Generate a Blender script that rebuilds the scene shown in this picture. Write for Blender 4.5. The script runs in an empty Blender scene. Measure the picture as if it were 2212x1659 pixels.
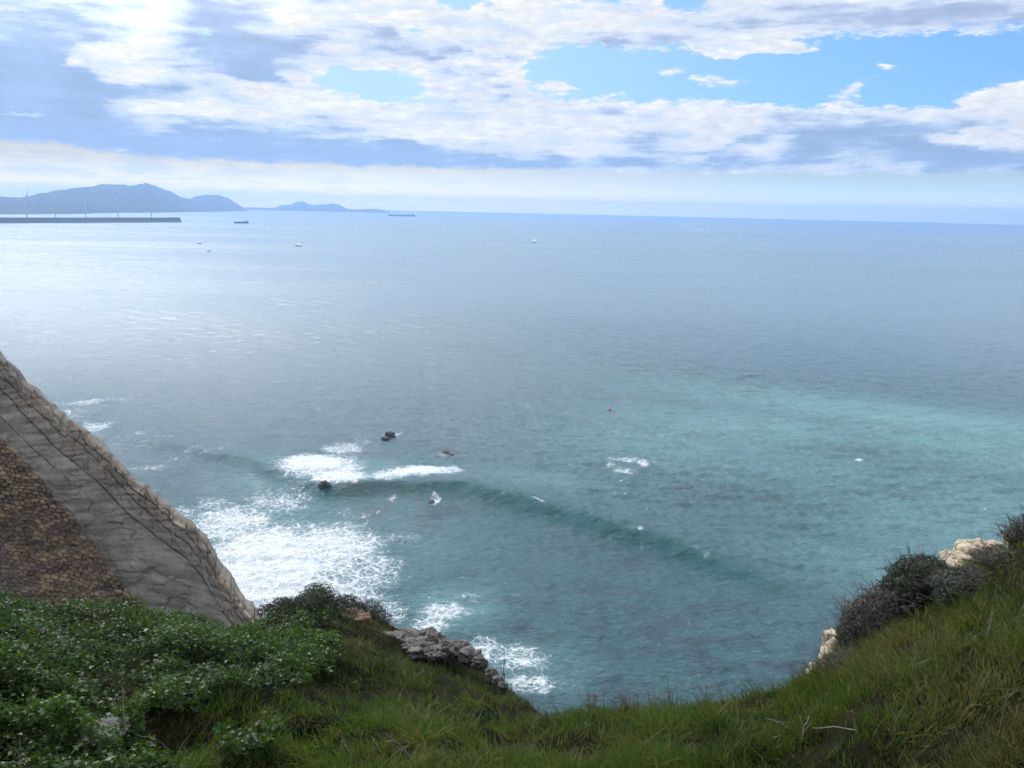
import bpy, math, random
import numpy as np
from mathutils import Vector, Matrix, noise as mnoise

random.seed(7)
rng = np.random.default_rng(7)
R = math.radians
sc = bpy.context.scene
col = sc.collection

# ------------------------------------------------------------------ camera
H = 60.0                       # eye height above the sea
W_, H_ = 1024.0, 768.0
FPX = 803.7
PITCH, ROLL = R(12.25), R(1.27)
cam_d = bpy.data.cameras.new("camera")
cam = bpy.data.objects.new("camera", cam_d)
col.objects.link(cam)
cam_d.sensor_width = 36.0
cam_d.lens = 36.0 * FPX / W_
cam_d.clip_start = 0.1
cam_d.clip_end = 200000.0
fwd = np.array([0, math.cos(PITCH), -math.sin(PITCH)])
up0 = np.array([0, math.sin(PITCH), math.cos(PITCH)])
rt0 = np.array([1.0, 0, 0])
rt = rt0 * math.cos(ROLL) + up0 * math.sin(ROLL)
up = up0 * math.cos(ROLL) - rt0 * math.sin(ROLL)
CAM = np.array([0, 0, H])
cam.matrix_world = Matrix(((rt[0], up[0], -fwd[0], 0), (rt[1], up[1], -fwd[1], 0),
                           (rt[2], up[2], -fwd[2], H), (0, 0, 0, 1)))
sc.camera = cam
cam_d.dof.use_dof = True
cam_d.dof.focus_distance = 160.0
cam_d.dof.aperture_fstop = 4.0

def ray(px, py):
    d = fwd * FPX + rt * (px - W_ / 2) + up * (H_ / 2 - py)
    return d / np.linalg.norm(d)
def on_sea(px, py, z=0.0):
    d = ray(px, py)
    return CAM + d * ((z - H) / d[2])
def at(px, py, dist):
    return CAM + ray(px, py) * dist
def proj(P):
    q = P - CAM
    f = q @ fwd
    f = np.where(f < 1e-3, 1e-3, f)
    return W_ / 2 + FPX * (q @ rt) / f, H_ / 2 - FPX * (q @ up) / f
def azdep(px, py):
    d = ray(px, py)
    return math.degrees(math.atan2(d[0], d[1])), math.degrees(-math.asin(d[2]))

# ------------------------------------------------------------------ node helper
class NT:
    def __init__(s, nt):
        s.nt = nt; nt.nodes.clear()
    def n(s, typ, ins=None, **props):
        nd = s.nt.nodes.new(typ)
        for k, v in props.items(): setattr(nd, k, v)
        for k, v in (ins or {}).items():
            sock = nd.inputs[k]
            if isinstance(v, bpy.types.NodeSocket): s.nt.links.new(v, sock)
            else:
                if isinstance(v, tuple) and len(v) == 3 and sock.type == 'RGBA': v = (*v, 1)
                sock.default_value = v
        return nd
    def m(s, op, a, b=0.0, c=0.0, clamp=False):
        return s.n('ShaderNodeMath', {0: a, 1: b, 2: c}, operation=op, use_clamp=clamp).outputs[0]
    def vm(s, op, a, b=(0, 0, 0)):
        return s.n('ShaderNodeVectorMath', {0: a, 1: b}, operation=op).outputs[0]
    def noise(s, vec, scale, detail=4.0, rough=0.5, out=0, dist=0.0):
        return s.n('ShaderNodeTexNoise', {'Vector': vec, 'Scale': scale, 'Detail': detail, 'Roughness': rough, 'Distortion': dist}).outputs[out]
    def mix(s, f, a, b, mode='MIX'):
        return s.n('ShaderNodeMix', {0: f, 6: a, 7: b}, data_type='RGBA', blend_type=mode).outputs[2]
    def ss(s, x, lo, hi, a=0.0, b=1.0):
        return s.n('ShaderNodeMapRange', {0: x, 1: lo, 2: hi, 3: a, 4: b}, interpolation_type='SMOOTHSTEP').outputs[0]
    def ramp(s, f, stops):
        nd = s.n('ShaderNodeValToRGB', {0: f}); cr = nd.color_ramp
        while len(cr.elements) > 1: cr.elements.remove(cr.elements[-1])
        cr.elements[0].position = stops[0][0]; cr.elements[0].color = (*stops[0][1], 1)
        for p, c in stops[1:]:
            e = cr.elements.new(p); e.color = (*c, 1)
        return nd.outputs[0]
    def attr(s, name, out=2):
        return s.n('ShaderNodeAttribute', attribute_name=name).outputs[out]
    def xyz(s, x, y, z=0.0):
        return s.n('ShaderNodeCombineXYZ', {0: x, 1: y, 2: z}).outputs[0]

def material(name):
    m = bpy.data.materials.new(name); m.use_nodes = True
    return m, NT(m.node_tree)
def finish(t, surf):
    t.n('ShaderNodeOutputMaterial', {'Surface': surf})

# ------------------------------------------------------------------ world: sky and clouds
SUN_AZ, SUN_EL = -31.0, 40.0
world = bpy.data.worlds.new("World"); sc.world = world; world.use_nodes = True
w = NT(world.node_tree)
SKY_K = 0.1
sky = w.n('ShaderNodeTexSky', sky_type='NISHITA', sun_disc=False, sun_elevation=R(SUN_EL), sun_rotation=R(SUN_AZ),
          altitude=60, air_density=1.0, dust_density=0.6, ozone_density=1.5).outputs[0]
D = w.n('ShaderNodeTexCoord').outputs['Generated']
sep = w.n('ShaderNodeSeparateXYZ', {0: D})
dx, dy, dz = sep.outputs
u = w.m('MULTIPLY', w.m('ARCTAN2', dx, dy), 57.2958)
v = w.m('MULTIPLY', w.m('ARCSINE', dz), 57.2958)
zz = w.m('ADD', w.m('ABSOLUTE', dz), 0.10)
P = w.n('ShaderNodeCombineXYZ', {0: w.m('DIVIDE', dx, zz), 1: w.m('DIVIDE', dy, zz), 2: 0.0}).outputs[0]
UV = w.xyz(u, v)
# domain warp, stronger sideways
US = w.xyz(u, w.m('MULTIPLY', v, 2.6))
wn = w.noise(US, 0.16, 6.0, 0.58, out=1)
wv = w.vm('MULTIPLY', w.vm('SUBTRACT', wn, (0.5, 0.5, 0.5)), (6.0, 1.7, 0))
wn2 = w.noise(US, 0.9, 4.0, 0.6, out=1)
wv2 = w.vm('MULTIPLY', w.vm('SUBTRACT', wn2, (0.5, 0.5, 0.5)), (1.3, 0.55, 0))
Q = w.vm('ADD', w.vm('ADD', UV, wv), wv2)
def pix2uv(x, y):              # 2212-wide picture position of the photo -> azimuth, elevation
    a, d = azdep(x * W_ / 2212, y * W_ / 2212)
    return a, -d
DEG = 57.2958 / FPX * W_ / 2212
def field(items, vec=None):
    acc = None; sq = w.n('ShaderNodeSeparateXYZ', {0: vec or Q}).outputs
    for it in items:
        x, y, rx, ry, wt = it[:5]; rot = it[5] if len(it) > 5 else 0
        a, e = pix2uv(x, y)
        mp = w.n('ShaderNodeMapping', {'Vector': w.xyz(sq[0], sq[1], acc if acc is not None else 0.0), 'Location': (a, e, 0), 'Rotation': (0, 0, R(-rot)),
                                       'Scale': (rx * DEG, ry * DEG, 1e7)}, vector_type='TEXTURE').outputs[0]
        g = w.n('ShaderNodeTexGradient', {0: mp}, gradient_type='SPHERICAL').outputs[0]
        acc = w.m('MULTIPLY', g, wt) if acc is None else w.m('MULTIPLY_ADD', g, wt, acc)
    return acc
holes = field([
    (1420, 160, 330, 62, 1.5), (1760, 155, 420, 75, 1.6), (2110, 135, 330, 75, 1.6, 4), (1900, 205, 300, 40, 1.0),
    (830, 185, 160, 45, 1.3), (1235, 165, 120, 50, 1.1), (760, 160, 110, 22, .7), (1250, 110, 130, 30, .7),
    (990, 8, 60, 22, 1.1), (1330, 8, 60, 16, .9), (1480, 6, 70, 18, 1.1), (880, 60, 40, 16, .6), (430, 70, 30, 14, .6),
    (1010, 95, 60, 14, .6), (2212, 230, 60, 20, .2),
    # cloudlets inside the blue
    (1030, 150, 110, 60, -2.3), (960, 190, 60, 25, -1.0), (1535, 168, 120, 26, -1.9), (1445, 150, 70, 18, -1.6), (1690, 104, 110, 18, -1.5, 8),
    (1550, 105, 60, 22, -1.5), (1870, 188, 110, 34, -1.7, -15), (1910, 144, 80, 16, -1.3), (1205, 188, 46, 14, -1.4),
    (2170, 205, 130, 40, -1.2, 25), (1660, 200, 30, 8, -.5),
])
shade = field([
    (40, 90, 190, 130, 1.5), (90, 205, 230, 85, 1.6), (470, 70, 150, 75, 1.25, -20), (560, 125, 190, 50, 1.3, -10),
    (545, 165, 80, 17, 1.6), (420, 150, 90, 14, .6),
    (60, 280, 200, 45, .9), (260, 320, 380, 60, 1.5), (620, 325, 340, 62, 1.5), (870, 340, 360, 55, 1.5), (700, 280, 200, 24, .5),
    (1180, 355, 330, 30, 1.2), (1380, 305, 160, 32, .9), (1330, 240, 110, 22, .9), (1660, 300, 240, 60, .8), (1950, 320, 420, 70, 1.3),
    (1500, 350, 350, 30, 1.1), (2150, 345, 250, 40, 1.1), (1750, 255, 160, 26, .5), (2000, 270, 220, 30, .7),
    (1800, 30, 420, 45, 1.0), (2100, 40, 300, 45, 1.0), (1340, 85, 190, 26, 1.1, 3), (1480, 95, 130, 18, .9), (1080, 145, 80, 22, .8), (820, 80, 120, 30, .8),
    (880, 110, 140, 25, .7), (240, 55, 60, 40, .6), (1430, 240, 60, 16, .7), (960, 250, 100, 16, .4),
    (150, 380, 150, 14, .7), (40, 385, 70, 16, .7),
    # sunlit tops that cut into the grey
    (250, 100, 60, 50, -.8), (190, 130, 32, 14, -1.6), (330, 155, 130, 22, -1.1, -12), (300, 228, 150, 16, -.8), (470, 235, 200, 20, -.7), (330, 195, 160, 20, .8), (520, 258, 180, 18, .6),
    (640, 200, 150, 24, -.9), (750, 230, 170, 26, -.5), (790, 290, 130, 20, -1.0, -4), (950, 290, 140, 20, -.7), (240, 325, 26, 16, -1.1),
    (1240, 325, 70, 12, -1.2), (1310, 285, 90, 10, -.8), (1560, 285, 110, 34, -1.2, -14), (1650, 320, 90, 22, -1.1, -18), (1530, 337, 45, 8, -1.1),
    (2070, 287, 75, 16, -1.9), (2205, 285, 30, 32, -2.0), (1760, 340, 60, 6, -.6), (1350, 197, 130, 22, -.6), (2150, 215, 160, 40, -.9),
    (380, 340, 26, 8, -.7), (55, 240, 60, 6, -1.1), (100, 285, 50, 8, -.6),
])
nP = w.noise(P, 1.25, 9.0, 0.66)                       # billows, laid on a level cloud deck
nUs = w.noise(w.xyz(u, w.m('MULTIPLY', v, 3.0)), 0.8, 9.0, 0.68)
nbig = w.noise(w.xyz(u, w.m('MULTIPLY', v, 2.6)), 0.28, 3.0, 0.5)
nn = w.m('ADD', w.m('MULTIPLY', w.m('SUBTRACT', nP, .5), .7), w.m('MULTIPLY', w.m('SUBTRACT', nUs, .5), 1.15))
nst = w.noise(w.xyz(w.m('ADD', u, w.m('MULTIPLY', nUs, 5.0)), w.m('MULTIPLY', v, 5.5)), .30, 6.0, .6)   # long level streaks
nsm = w.m('ADD', w.m('MULTIPLY', w.m('SUBTRACT', nbig, .5), 1.3), w.m('ADD', nn, w.m('MULTIPLY', w.m('SUBTRACT', nst, .5), 1.5)))
hi = w.ss(v, 14.0, 24.0)                               # overhead: broken cloud from noise alone
hiC = w.m('MULTIPLY', hi, w.m('MULTIPLY', w.m('SUBTRACT', w.noise(P, .8, 5.0, .55), .53), 6.0))
Hf = w.m('ADD', w.m('ADD', holes, w.m('MULTIPLY', nn, -1.55)), hiC)
cover = w.ss(Hf, 0.14, 0.66, 1.0, 0.0)
Sf = w.m('ADD', w.m('ADD', shade, w.m('MULTIPLY', nsm, -1.8)), w.m('MULTIPLY', hi, .35))
edge = w.ss(Hf, -0.25, 0.22)                           # thin edges stay bright
Sf = w.m('ADD', w.m('SUBTRACT', Sf, w.m('MULTIPLY', edge, .45)), w.ss(u, 8.0, -26.0, -.06, .26))
shd = w.ss(Sf, -0.75, 1.35, 0.0, 1.0)
lum = w.m('ADD', .86, w.m('MULTIPLY', nn, .62))
white = w.vm('MULTIPLY', w.mix(w.ss(u, -20, 10), (1.0, .985, .93), (.94, .95, .98)), w.xyz(lum, lum, lum))
grey = w.ramp(w.ss(v, 2.0, 14.0), [(0, (.33, .46, .69)), (.5, (.34, .46, .69)), (1, (.42, .51, .71))])
gv = w.m('ADD', 1.0, w.m('MULTIPLY', w.m('ADD', w.m('SUBTRACT', nbig, .5), w.m('SUBTRACT', nst, .5)), .40))
grey = w.vm('MULTIPLY', grey, w.xyz(gv, gv, gv))
mid = (.66, .74, .86)
cloud = w.mix(w.ss(shd, 0.0, .5), white, mid)
cloud = w.mix(w.ss(shd, .40, 1.0), cloud, grey)
# blue of the sky between the clouds, from the sky model
blue = w.vm('MULTIPLY', sky, (SKY_K, SKY_K, SKY_K))
blue = w.vm('MULTIPLY', blue, (.70, 1.05, 1.75))
blue = w.mix(w.ss(u, 36.0, -14.0, 0.30, 0.85), blue, w.mix(w.ss(u, 34, -10), (.20, .46, .93), (.50, .72, .96)))
skyc = w.mix(cover, blue, cloud)
# clear pale strip under the cloud base
base_n = w.m('MULTIPLY', w.m('SUBTRACT', w.noise(w.xyz(u, 0.0), .22, 8.0, .62), .5), .8)
strip = w.ss(w.m('ADD', v, base_n), 2.62, 2.86, 1.0, 0.0)
leftup = w.ss(u, -24.0, -29.0, 0.0, 0.5)
strip = w.ss(w.m('ADD', w.m('ADD', v, base_n), w.m('ADD', w.m('MULTIPLY', leftup, -1.1), w.m('MULTIPLY', w.m('SUBTRACT', nUs, .5), .9))), 2.50, 2.95, 1.0, 0.0)
hz_col = w.ramp(w.ss(u, -34.0, 34.0), [(0, (.80, .73, .60)), (.28, (.84, .79, .64)), (.5, (.74, .74, .75)), (.68, (.66, .71, .77)), (.85, (.54, .68, .80)), (1, (.50, .65, .82))])
st_n = w.noise(w.xyz(u, w.m('MULTIPLY', v, 6.0)), .35, 6.0, .6)
hz_col = w.mix(w.m('MULTIPLY', w.ss(st_n, .40, .62), w.ss(u, 5, -28, .15, .9)), hz_col, w.mix(.3, (.50, .56, .68), hz_col))
bk = w.ss(dy, -.3, .5, .35, 1.0)
bk = w.m('MULTIPLY', bk, w.ss(v, 0.0, 3.2, 1.40, .66))
hz_col = w.vm('MULTIPLY', w.vm('MULTIPLY', hz_col, (1.45, 1.38, 1.10)), w.xyz(bk, bk, bk))
hz_col = w.vm('MULTIPLY', hz_col, w.mix(w.ss(v, .2, 1.9, 1.0, 0.0), (1, 1, 1), (1.65, 1.22, .80)))
skyc = w.mix(strip, skyc, hz_col)
# brightening of the cloud round the hidden sun
sd = Vector((math.sin(R(SUN_AZ)) * math.cos(R(SUN_EL)), math.cos(R(SUN_AZ)) * math.cos(R(SUN_EL)), math.sin(R(SUN_EL))))
dt = w.n('ShaderNodeVectorMath', {0: D, 1: tuple(sd)}, operation='DOT_PRODUCT').outputs['Value']
gl = w.m('ADD', 1.0, w.m('MULTIPLY', w.m('POWER', w.ss(dt, .81, 1.0), 1.6), 3.0))
skyc = w.vm('MULTIPLY', skyc, w.xyz(gl, gl, gl))
bgc = w.vm('MULTIPLY', skyc, (1 / SKY_K, 1 / SKY_K, 1 / SKY_K))
bg = w.n('ShaderNodeBackground', {'Color': bgc, 'Strength': SKY_K})
w.n('ShaderNodeOutputWorld', {'Surface': bg.outputs[0]})
try:
    world.cycles.sampling_method = 'MANUAL'; world.cycles.sample_map_resolution = 512
except Exception: pass

sun_d = bpy.data.lights.new("sun", 'SUN'); sun_d.energy = 2.6; sun_d.angle = R(0.53); sun_d.color = (1.0, .95, .86)
sun = bpy.data.objects.new("sun", sun_d); col.objects.link(sun)
sun.rotation_euler = (-sd).to_track_quat('-Z', 'Y').to_euler()
sc.view_settings.view_transform = 'Standard'; sc.view_settings.look = 'None'
sc.view_settings.exposure = 0.15; sc.view_settings.gamma = 1.0
sc.cycles.use_denoising = True
sc.cycles.max_bounces = 6; sc.cycles.transparent_max_bounces = 4; sc.cycles.volume_bounces = 1
sc.cycles.sample_clamp_indirect = 4.0

# ------------------------------------------------------------------ mesh helpers
def mesh_np(name, V, F, mat=None, smooth=True, attrs=None, parent=None, link=True):
    """V (n,3) float, F (m,k) int: one mesh object"""
    V = np.ascontiguousarray(V, dtype=np.float32); F = np.ascontiguousarray(F, dtype=np.int32)
    me = bpy.data.meshes.new(name)
    me.vertices.add(len(V)); me.vertices.foreach_set('co', V.ravel())
    k = F.shape[1]
    me.loops.add(F.size); me.loops.foreach_set('vertex_index', F.ravel())
    me.polygons.add(len(F)); me.polygons.foreach_set('loop_start', np.arange(0, F.size, k, dtype=np.int32))
    me.polygons.foreach_set('loop_total', np.full(len(F), k, dtype=np.int32))
    me.polygons.foreach_set('use_smooth', np.full(len(F), smooth, dtype=bool))
    for an, av in (attrs or {}).items():
        av = np.asarray(av, dtype=np.float32)
        if av.ndim == 1:
            a = me.attributes.new(an, 'FLOAT', 'POINT'); a.data.foreach_set('value', av)
        else:
            a = me.attributes.new(an, 'FLOAT_VECTOR', 'POINT'); a.data.foreach_set('vector', np.ascontiguousarray(av).ravel())
    me.update(calc_edges=True); me.validate()
    if mat: me.materials.append(mat)
    o = bpy.data.objects.new(name, me); col.objects.link(o)
    if parent: o.parent = parent
    return o
def grid_faces(nr, nc):
    i = np.arange(nr * nc).reshape(nr, nc)
    return np.stack([i[:-1, :-1], i[:-1, 1:], i[1:, 1:], i[1:, :-1]], -1).reshape(-1, 4)
def tag(o, label=None, cat=None, group=None, kind=None):
    if label: o['label'] = label
    if cat: o['category'] = cat
    if group: o['group'] = group
    if kind: o['kind'] = kind
    return o
def empty(name, loc, rz=0.0):
    o = bpy.data.objects.new(name, None); col.objects.link(o)
    o.location = tuple(float(c) for c in loc); o.rotation_euler = (0, 0, rz); o.empty_display_size = .3
    return o
class MB:
    """collects shapes, builds one mesh"""
    def __init__(s): s.V = []; s.F = []; s.n = 0
    def add(s, V, F):
        V = [tuple(map(float, p)) for p in V]
        s.V += V; s.F += [tuple(i + s.n for i in f) for f in F]; s.n += len(V)
    def box(s, c, size, taper=1.0, rz=0.0):
        x, y, z = (k / 2 for k in size); cr, sr = math.cos(rz), math.sin(rz); V = []
        for dz_, t in ((-z, 1.0), (z, taper)):
            for a, b in ((-x, -y), (x, -y), (x, y), (-x, y)):
                a *= t; b *= t
                V.append((c[0] + a * cr - b * sr, c[1] + a * sr + b * cr, c[2] + dz_))
        s.add(V, [(3, 2, 1, 0), (4, 5, 6, 7), (0, 1, 5, 4), (1, 2, 6, 5), (2, 3, 7, 6), (3, 0, 4, 7)])
    def tube(s, pts, rad, k=6):
        pts = [Vector(tuple(map(float, p))) for p in pts]
        if not isinstance(rad, (list, tuple)): rad = [rad] * len(pts)
        V = []; F = []
        for i, p in enumerate(pts):
            d = (pts[min(i + 1, len(pts) - 1)] - pts[max(i - 1, 0)]).normalized()
            a = d.orthogonal().normalized(); b = d.cross(a)
            for j in range(k):
                t = 2 * math.pi * j / k
                V.append(p + (a * math.cos(t) + b * math.sin(t)) * rad[i])
        for i in range(len(pts) - 1):
            for j in range(k):
                F.append((i * k + j, i * k + (j + 1) % k, (i + 1) * k + (j + 1) % k, (i + 1) * k + j))
        F.append(tuple(reversed(range(k)))); F.append(tuple(range((len(pts) - 1) * k, len(pts) * k)))
        s.add(V, F)
    def loft(s, rings, cap=True):
        k = len(rings[0]); V = [p for r in rings for p in r]; F = []
        for i in range(len(rings) - 1):
            for j in range(k):
                F.append((i * k + j, i * k + (j + 1) % k, (i + 1) * k + (j + 1) % k, (i + 1) * k + j))
        if cap: F.append(tuple(reversed(range(k)))); F.append(tuple(range((len(rings) - 1) * k, len(rings) * k)))
        s.add(V, F)
    def build(s, name, mat, parent=None, smooth=False):
        me = bpy.data.meshes.new(name); me.from_pydata(s.V, [], s.F); me.update()
        if smooth: me.polygons.foreach_set('use_smooth', [True] * len(me.polygons))
        me.materials.append(mat)
        o = bpy.data.objects.new(name, me); col.objects.link(o)
        if parent: o.parent = parent
        return o

# numpy noises
_perm = rng.permutation(4096).astype(np.int64)
_val = rng.random(4096)
def _h(ix, iy, k=0): return _val[_perm[(_perm[(ix + 17 * k) & 4095] + iy) & 4095]]
def vnoise(x, y, k=0):
    ix = np.floor(x).astype(np.int64); iy = np.floor(y).astype(np.int64)
    fx = x - ix; fy = y - iy; fx = fx * fx * (3 - 2 * fx); fy = fy * fy * (3 - 2 * fy)
    a = _h(ix, iy, k) * (1 - fx) + _h(ix + 1, iy, k) * fx
    b = _h(ix, iy + 1, k) * (1 - fx) + _h(ix + 1, iy + 1, k) * fx
    return a * (1 - fy) + b * fy
def fbm(x, y, oct=4, k=0, gain=.5):
    s = 0; a = 1; t = 0
    for o in range(oct):
        s = s + a * (vnoise(x, y, k + o * 3) - .5) * 2; t += a; x = x * 2.03 + 5.2; y = y * 2.03 + 1.3; a *= gain
    return s / t
def worley(x, y, k=0, jit=.8):
    """F1, F2-F1, id value over a jittered brick-offset grid"""
    iy = np.floor(y).astype(np.int64)
    f1 = np.full(x.shape, 9.0); f2 = np.full(x.shape, 9.0); cid = np.zeros(x.shape)
    for oy in (-1, 0, 1):
        gy = iy + oy; xs = x + .5 * (gy & 1); gx0 = np.floor(xs).astype(np.int64)
        for ox in (-1, 0, 1):
            gx = gx0 + ox
            cx = gx + .5 + (_h(gx, gy, k + 1) - .5) * jit; cy = gy + .5 + (_h(gx, gy, k + 2) - .5) * jit
            d = np.maximum(np.abs(xs - cx), np.abs(y - cy)) * .5 + .5 * np.hypot(xs - cx, y - cy)
            new = d < f1
            f2 = np.where(new, f1, np.minimum(f2, d)); cid = np.where(new, _h(gx, gy, k + 5), cid); f1 = np.where(new, d, f1)
    return f1, f2 - f1, cid
def sstep(x, a, b):
    t = np.clip((x - a) / (b - a), 0, 1); return t * t * (3 - 2 * t)
def inpoly(px, py, poly):
    c = np.zeros(px.shape, bool); n = len(poly)
    for i in range(n):
        x1, y1 = poly[i]; x2, y2 = poly[(i + 1) % n]
        if y1 == y2: continue
        c ^= ((y1 > py) != (y2 > py)) & (px < (x2 - x1) * (py - y1) / (y2 - y1) + x1)
    return c
K = W_ / 2212.0                # most positions below were read off a 2212-wide view

# ================================================================== SEA
def build_sea():
    rs = np.concatenate([np.geomspace(40, 480, 1000), np.geomspace(480, 2500, 330)[1:], np.geomspace(2500, 14500, 90)[1:]])
    az = np.concatenate([np.linspace(-180, -52, 40)[:-1], np.linspace(-52, 50, 880), np.linspace(50, 180, 40)[1:]])
    A, Rr = np.meshgrid(np.radians(az), rs)
    X = (Rr * np.sin(A)).ravel(); Y = (Rr * np.cos(A)).ravel(); Rf = Rr.ravel()
    Z = np.zeros_like(X)
    cell = Rf * 0.0026 + .05
    r2 = np.random.default_rng(3)
    for i in range(70):
        L = 0.95 * (15 / 0.95) ** (r2.random() ** 1.25)
        th = R(196 + r2.normal() * 42)                      # waves run in towards the land
        k = 2 * math.pi / L
        amp = 0.0145 * L ** .50
        ph = k * (X * math.sin(th) + Y * math.cos(th)) + r2.random() * 6.28 + 1.2 * np.sin(X * .013 + i) + 1.1 * np.sin(Y * .017 + 2 * i)
        s = np.sin(ph)
        Z += amp * (1 - .45 * sstep(Rf, 250, 900)) * (s + .3 * np.cos(2 * ph)) * sstep(L / cell, 2.0, 5.0)
    Z *= .55 + .45 * sstep(fbm(X / 60, Y / 60, 3, 9), -.5, .5)
    # --- the swell that runs across the cove: a ridge along a line laid on the sea
    line = [(250, 925), (330, 960), (450, 985), (560, 1012), (620, 1035), (700, 1062), (790, 1060), (880, 1058), (1000, 1062), (1100, 1085), (1180, 1108),
            (1290, 1140), (1400, 1172), (1530, 1215), (1650, 1258), (1760, 1290), (1900, 1310)]
    pts = np.array([on_sea(a * K, b * K)[:2] for a, b in line])
    best = np.full(X.shape, 1e9); sgn = np.zeros_like(X); along = np.zeros_like(X)
    m = (Rf < 400) & (np.abs(np.arctan2(X, Y)) < 1.0)
    xm, ym = X[m], Y[m]; bm = best[m]; sm = sgn[m]; am = along[m]
    for i in range(len(pts) - 1):
        a, b = pts[i], pts[i + 1]; d = b - a; L2 = d @ d
        t = np.clip(((xm - a[0]) * d[0] + (ym - a[1]) * d[1]) / L2, 0, 1)
        ex = xm - a[0] - t * d[0]; ey = ym - a[1] - t * d[1]; dist = np.hypot(ex, ey)
        s = np.sign(d[0] * ey - d[1] * ex); n = dist < bm
        bm = np.where(n, dist, bm); sm = np.where(n, s, sm); am = np.where(n, i + t, am)
    wob = fbm(xm / 9, ym / 9, 3, 21) * 1.6
    sd_ = bm * sm + wob                                      # + = seaward side
    hgt = 2.4 * (sstep(am, 0, 3) * .7 + .3) * (1 - sstep(am, 11, 16)) * (.8 + .3 * vnoise(xm / 14, ym / 14, 5))
    prof = np.where(sd_ > 0, np.exp(-(sd_ / 13.0) ** 2), np.exp(-(sd_ / 3.2) ** 2))
    Zm = Z[m]; Zm += hgt * prof; Z[m] = Zm
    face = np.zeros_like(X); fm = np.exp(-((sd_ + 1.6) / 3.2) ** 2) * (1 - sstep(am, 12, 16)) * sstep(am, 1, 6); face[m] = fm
    # a fainter second swell behind
    # --- surface colour, foam and some painted sparkle, as weights laid out in metres on the water
    def blobs(items, p=2.0):
        acc = np.zeros_like(X)
        for it in items:
            cx, cy, rx, ry, wt = it[:5]; rot = R(it[5]) if len(it) > 5 else 0
            c = on_sea(cx * K, cy * K); ex = on_sea((cx + rx) * K, cy * K) - c
            sx = abs(ex[0]); n_ = on_sea(cx * K, (cy - ry) * K) - c; f_ = c - on_sea(cx * K, (cy + ry) * K)
            sy = .5 * (np.hypot(n_[0], n_[1]) + np.hypot(f_[0], f_[1]))
            a0 = math.atan2(c[0], c[1])
            qx = (X - c[0]) * math.cos(a0) - (Y - c[1]) * math.sin(a0); qy = (X - c[0]) * math.sin(a0) + (Y - c[1]) * math.cos(a0)
            qx, qy = qx / sx, qy / sy
            qx, qy = qx * math.cos(rot) + qy * math.sin(rot), -qx * math.sin(rot) + qy * math.cos(rot)
            acc = np.maximum(acc, wt * np.exp(-(qx * qx + qy * qy) ** (p / 2)))
        return acc
    foam = blobs([(580, 1215, 170, 100, 1.25), (710, 1185, 140, 70, .98), (500, 1130, 110, 50, .9), (790, 1235, 110, 60, .72), (640, 1300, 210, 70, 1.1), (600, 1085, 120, 40, .62), (460, 1095, 70, 30, .6), (400, 1105, 40, 20, .6),
                  (860, 1160, 70, 22, .5), (790, 1310, 90, 55, .55), (760, 1115, 110, 30, .42), (480, 1085, 60, 25, .45), (520, 1290, 90, 80, 1.1),
                  (190, 868, 120, 8, .58), (195, 925, 70, 15, .66), (150, 900, 60, 30, .5), (320, 1010, 70, 10, .52), (300, 950, 150, 30, .36), (430, 985, 120, 16, .42),  # first streaks, at the cliff foot: foam thickened to paint in sun sparkle
                  (690, 1015, 95, 34, 1.25, -10), (735, 1045, 70, 20, 1.2), (740, 970, 60, 18, .72), (660, 1055, 60, 18, .5), (780, 955, 60, 14, .45),
                  (915, 1030, 95, 19, 1.15), (850, 1040, 70, 14, .95), (975, 1025, 35, 18, .8), (850, 938, 34, 8, .6), (820, 950, 30, 8, .45), (965, 983, 28, 8, .5),
                  (1350, 992, 50, 6, .66), (1345, 1016, 45, 7, .64), (1320, 1003, 20, 12, .5), (1390, 1000, 16, 10, .9), (1415, 998, 18, 4, .5), (1855, 993, 12, 4, .8), (1780, 1077, 110, 3, .38),  # the long thin streak is a line of sparkle painted in white
                  (940, 1080, 16, 14, .7), (845, 1078, 18, 8, .5), (1383, 1165, 10, 12, .55), (1386, 1185, 7, 7, .6), (1500, 1200, 22, 10, .42), (1525, 1215, 12, 8, .5), (1325, 1068, 18, 5, .5),
                  (960, 1320, 85, 30, .74), (1010, 1290, 60, 20, .5), (930, 1350, 60, 25, .8), (1120, 1420, 90, 40, .72), (1150, 1475, 90, 30, .74), (1050, 1400, 50, 40, .7), (840, 1325, 60, 40, .7), (1220, 1490, 60, 20, .4),
                  (1720, 1290, 30, 4, .35), (1960, 1055, 14, 3, .4)], 2.6)
    Z += .55 * sstep(foam, .85, 1.15) * (.7 + .9 * np.abs(fbm(X / 1.6, Y / 1.6, 4, 33, .6))) * sstep(Rf, 122, 150)
    V_ = None
    crest = np.zeros_like(X); crest[m] = np.exp(-((sd_ - .3) / .9) ** 2) * sstep(am, 7, 9) * (1 - sstep(am, 12, 15)) * sstep(fbm(xm / 5, ym / 5, 3, 29), .05, .5)
    foam = np.maximum(foam, crest * .62)
    turq = blobs([(2000, 905, 520, 34, 1.0), (1650, 925, 330, 40, .75), (2100, 960, 420, 60, .75), (1500, 960, 300, 60, .5), (2100, 1120, 330, 130, .62),
                  (1750, 1010, 400, 70, .45), (1950, 1240, 260, 70, .55), (980, 1310, 90, 45, .9), (640, 1180, 300, 130, .5), (1200, 1040, 200, 30, .3), (700, 1030, 200, 40, .6), (1130, 1440, 120, 50, .6)], 2.0)
    turq = turq * (1 - .8 * face)
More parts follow.
